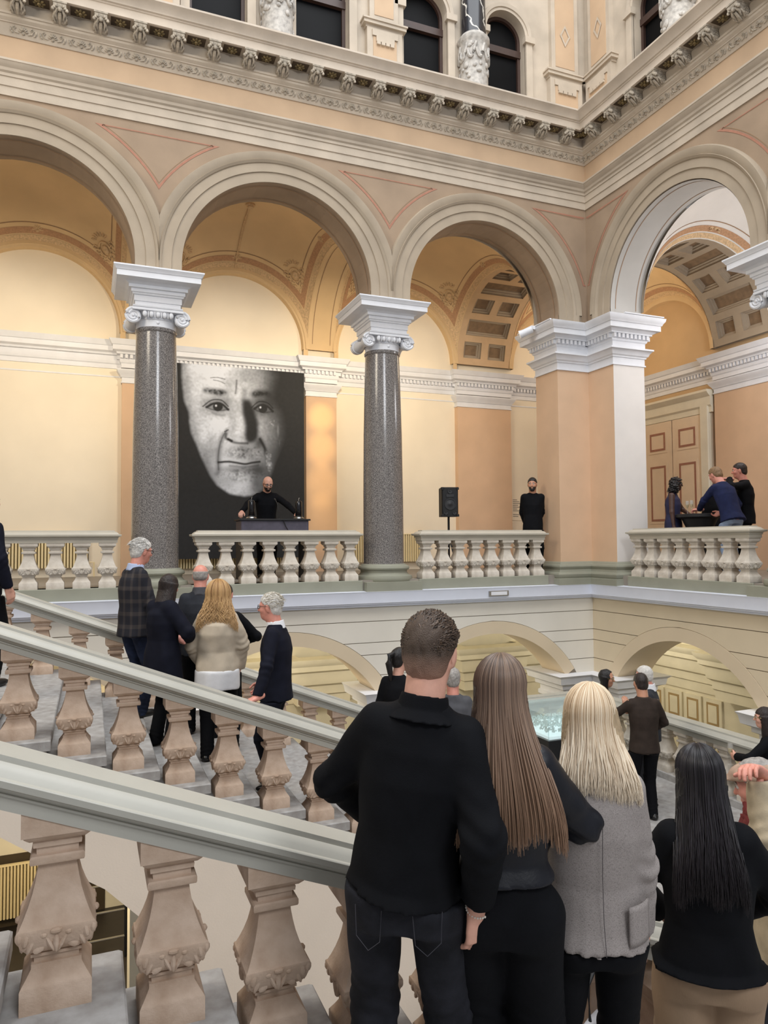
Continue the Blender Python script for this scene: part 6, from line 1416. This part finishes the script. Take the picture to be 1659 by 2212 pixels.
group_person('man in a dark jacket with bent elbow, almost hidden behind the curly-haired woman', 482, 1250, -3.2, 4, az=25, skin='pink', hs=.985, top=dict(m=C_BLK, hem=.46, seed=53), bottom=dict(m=C_BLK), hair=dict(t='short', m=H_DBR, th=.02), R=dict(w=(.06, .12, .62), e=(1, -.3, .1)), head=(0, 6, 0), res=.015, face=False)
def curly_extra(root, d): pass
group_person('woman with curly blonde hair in a beige jacket over a white blouse, seen from behind', 470, 1258, -4.0, 3, az=14, sex='f', skin='pink', top=dict(m=C_BEIGE, hem=.50, hemr=(.124, .10), w=.006, seed=54, res=.0115, under=(C_WHITE, .40), underr=(.126, .105), sleeve=(.048, .043, .034)), bottom=dict(m=C_BLK, r=(.056, .044, .038)), hair=dict(t='curly', m=H_CURL, len=1.05, w0=.56, w1=.40, dp=.30, yo=-.24, amp=.035, nf=36, res=.009, st=dict(n=560, phi=140, length=1.35, w_end=.80, y_end=-.62, puff=1.38, rad=.012, col=((140, 100, 58), (208, 170, 116), (220, 186, 140)), seed=14, wav=.085, wfr=17, tip=.3), sm=H_SC), R=dict(w=(.115, .07, .50), e=(1, -.55, .05), c=.9), L=dict(w=(-.09, .10, .52), e=(-1, -.4, 0)), head=(2, 6, 0), build=1.28, res=.0125, face=False)
sp = at_y(592, 1278, -4.60); SAZ = -62; spos = (sp.x+.02, sp.y, ZK(4)); SH = sp.z-ZK(4)
rl = at_y(556, 1490, -4.90); rl.z = ZK((rl.x+8.93)/.4)+.83+.04
shw_ = to_local(rl, spos, SAZ, SH)
person('fair-haired man in glasses and a navy suit resting a hand on the handrail', spos, SAZ, SH, 'm', 'pink', dict(m=C_NAVY, hem=.455, hemr=(.112, .086), w=.004, seed=55, collar=(C_WHITE, .016), res=.0115), dict(m=C_NAVY, r=(.056, .044, .038)), dict(t='short', m=H_WHT, th=.03, tall=1.6, tuft=dict(n=500, col=((176, 166, 148), (230, 224, 212)), seed=6, th=.04, ln=.15, flow=(.1, -.9, .05), rnd=.10)), L=dict(w=shw_, e=(-.4, -1, 0), d=(-.55, .75, -.28), n=(0, 0, -1), c=.28, sp=.10), R=dict(w=(.10, .10, .52), e=(1, -.5, 0)), head=(4, 2, 0), glasses=M_GOLDF, res=.0115, build=1.05)
lp = at_y(-36, 1060, -3.6)
person('man in a dark suit cut by the left edge of the photo', (lp.x, lp.y, ZK(-2)), 40, 1.88, 'm', 'fair', dict(m=C_NAVY, hem=.45, seed=56), dict(m=C_BLK), dict(t='short', m=H_GREY), R=dict(w=(.135, .03, .49), e=(.4, -1, 0)), res=.015)
pp = at_d(868, 1402, 7.3)
def pony(root, d):
    hc, Rh, hh = d['hc'], d['Rh'], d['hh']; mb = MB(); mb.tube([hc+Rh @ (V3(*p)*hh) for p in ((0, -.40, .28), (0, -.62, .22), (0, -.70, -.1), (0, -.62, -.5), (0, -.55, -.9))], [.10*hh, .14*hh, .15*hh, .12*hh, .04*hh], 10); mb.build('ponytail', H_BLK, d['body'], 60)
person('woman with a black ponytail in dark clothes, behind the tall man in the foreground', (pp.x-.05, pp.y, ZK(7)), 45, 1.71, 'f', 'fair', dict(m=C_BLK, hem=.46, seed=57), dict(m=C_BLK), dict(t='short', m=H_BLK, th=.03), res=.015, extra=pony, head=(25, 0, 0))
gq = at_d(978, 1440, 7.7)
person('grey-haired man in a brownish-grey jacket, half hidden by the tall man in the foreground', (gq.x, gq.y, ZK(9)), 20, gq.z-ZK(9)+.0, 'm', 'pink', dict(m=C_GREY, hem=.46, seed=58), dict(m=C_BLK), dict(t='short', m=H_GREY, th=.035), res=.015, face=False, build=1.08)
# --- gallery
SPP = (-5.80, 1.98, GF); SPA = 188
person('bald bearded speaker in a black suit and round glasses leaning on the lectern', SPP, SPA, 1.90, 'm', 'fair', dict(m=C_BLK, hem=.46, w=.003, seed=60, res=.013), dict(m=C_BLK), dict(t='none', m=H_DBR), L=dict(w=to_local((-5.33, 1.45, 1.245), SPP, SPA, 1.9), e=(-1, -.4, 0), d=(-.2, .9, -.1), n=(0, 0, -1), c=.5), R=dict(w=to_local((-6.40, 1.50, 1.25), SPP, SPA, 1.9), e=(1, -.4, 0), d=(.2, .8, -.3), n=(0, 0, -1), c=.7), head=(-8, 26, 0), glasses=M_BLACK, beard=H_DBR, res=.013, lean=.12)
BP = at_y(1153, 1031, .40)
person('bearded man in a dark pullover leaning against the corner pier with hands behind his back', (BP.x-.02, .42, GF), 205, 1.85, 'm', 'tan', dict(m=C_BLK, hem=.45, w=.004, seed=61, name='pullover', res=.013, sleeve=(.041, .037, .03)), dict(m=C_BLK), dict(t='short', m=H_BLK, th=.03, nape=True), L=dict(w=(-.05, -.10, .50), e=(-1, -.25, 0)), R=dict(w=(.05, -.10, .50), e=(1, -.25, 0)), head=(14, 4, 0), beard=H_BLK, res=.013)
WQ = at_x(1452, 1029, 1.05)
person('woman with black curly hair and sleeveless navy dress on the right gallery', (WQ.x, WQ.y, GF), 140, WQ.z-GF, 'f', 'deep', dict(m=mat('dress_navy', (28, 30, 66), .7, .1, 10), hem=.36, w=.003, seed=62, name='dress', sleeve=None), dict(m=C_BLK), dict(t='curly', m=H_BLK, len=.62, w0=.60, w1=.66, dp=.52, yo=-.14, amp=.05, nf=130, fr=.3), R=dict(w=(.125, .02, .47), e=(.5, -1, 0)), L=dict(w=(-.06, .16, .60), e=(-1, -.4, 0)), head=(-10, 4, 0), glasses=M_BLACK, res=.013, bare=True, build=1.12)
NQ = at_x(1572, 1012, 1.15)
person('man in a navy blazer and light jeans bending over the black cocktail table', (NQ.x, NQ.y-.05, GF), 5, 1.96, 'm', 'pink', dict(m=C_NAVY2, hem=.47, w=.004, seed=63, res=.013, hemr=(.112, .09)), dict(m=C_LJEAN), dict(t='short', m=H_SAND, th=.04), L=dict(w=to_local((TB[0]-.12, TB[1]-.12, GF+1.16), (NQ.x, NQ.y-.05, GF), 5, 1.96), e=(-1, -.6, -.2), d=(-.5, .6, 0), n=(0, .2, -1), c=1.0), R=dict(w=(.05, .17, .56), e=(1, -.5, 0)), lean=.36, head=(-10, 22, 0), res=.013, face=False)
KQ = at_x(1606, 997, 1.75); KAZ = -50
person('man in black holding a hand before his face on the right gallery', (KQ.x, KQ.y, GF), KAZ, KQ.z-GF, 'm', 'pink', dict(m=C_BLK, hem=.45, w=.005, seed=64, res=.013), dict(m=C_BLK), dict(t='short', m=H_DBR, th=.03), L=dict(w=(-.06, .125, .845), e=(-1, .15, -.6), d=(.25, .9, .12), n=(.1, -.1, -1), c=.15), R=dict(w=(.09, .13, .56), e=(1, -.5, 0)), head=(6, 4, 0), res=.013, build=1.08)
person('person in a black zipped jacket mostly hidden behind the man in the navy blazer', (2.05, -1.05, GF), 215, 1.72, 'm', 'pink', dict(m=C_BLK, hem=.46, seed=65), dict(m=C_BLK), dict(t='short', m=H_DBR), res=.016)
# bag left beside the blonde woman
e = empty('handbag', (-6.72, -8.62, KZ(5)), rz=.4, label='soft pale grey bag standing on the step beyond the blonde woman', cat='bag')
g = G((-.2, -.12, 0), (.2, .12, .45), .012); D = g.loft((0, 0, 0), (0, 0, .36), (1, 0, 0), [0, .3, .8, 1], [.16, .17, .15, .13], [.08, .085, .05, .02])+.006*g.noise(24, 3); net_obj('bag_body', g.net(D), mat('bag_grey', (176, 174, 176), .5, .1, 6), e)
MB().tube([(-.1, 0, .34), (-.08, .02, .5), (0, .02, .56), (.08, .02, .5), (.1, 0, .34)], .010, 8).build('strap', M_BLACK, e)
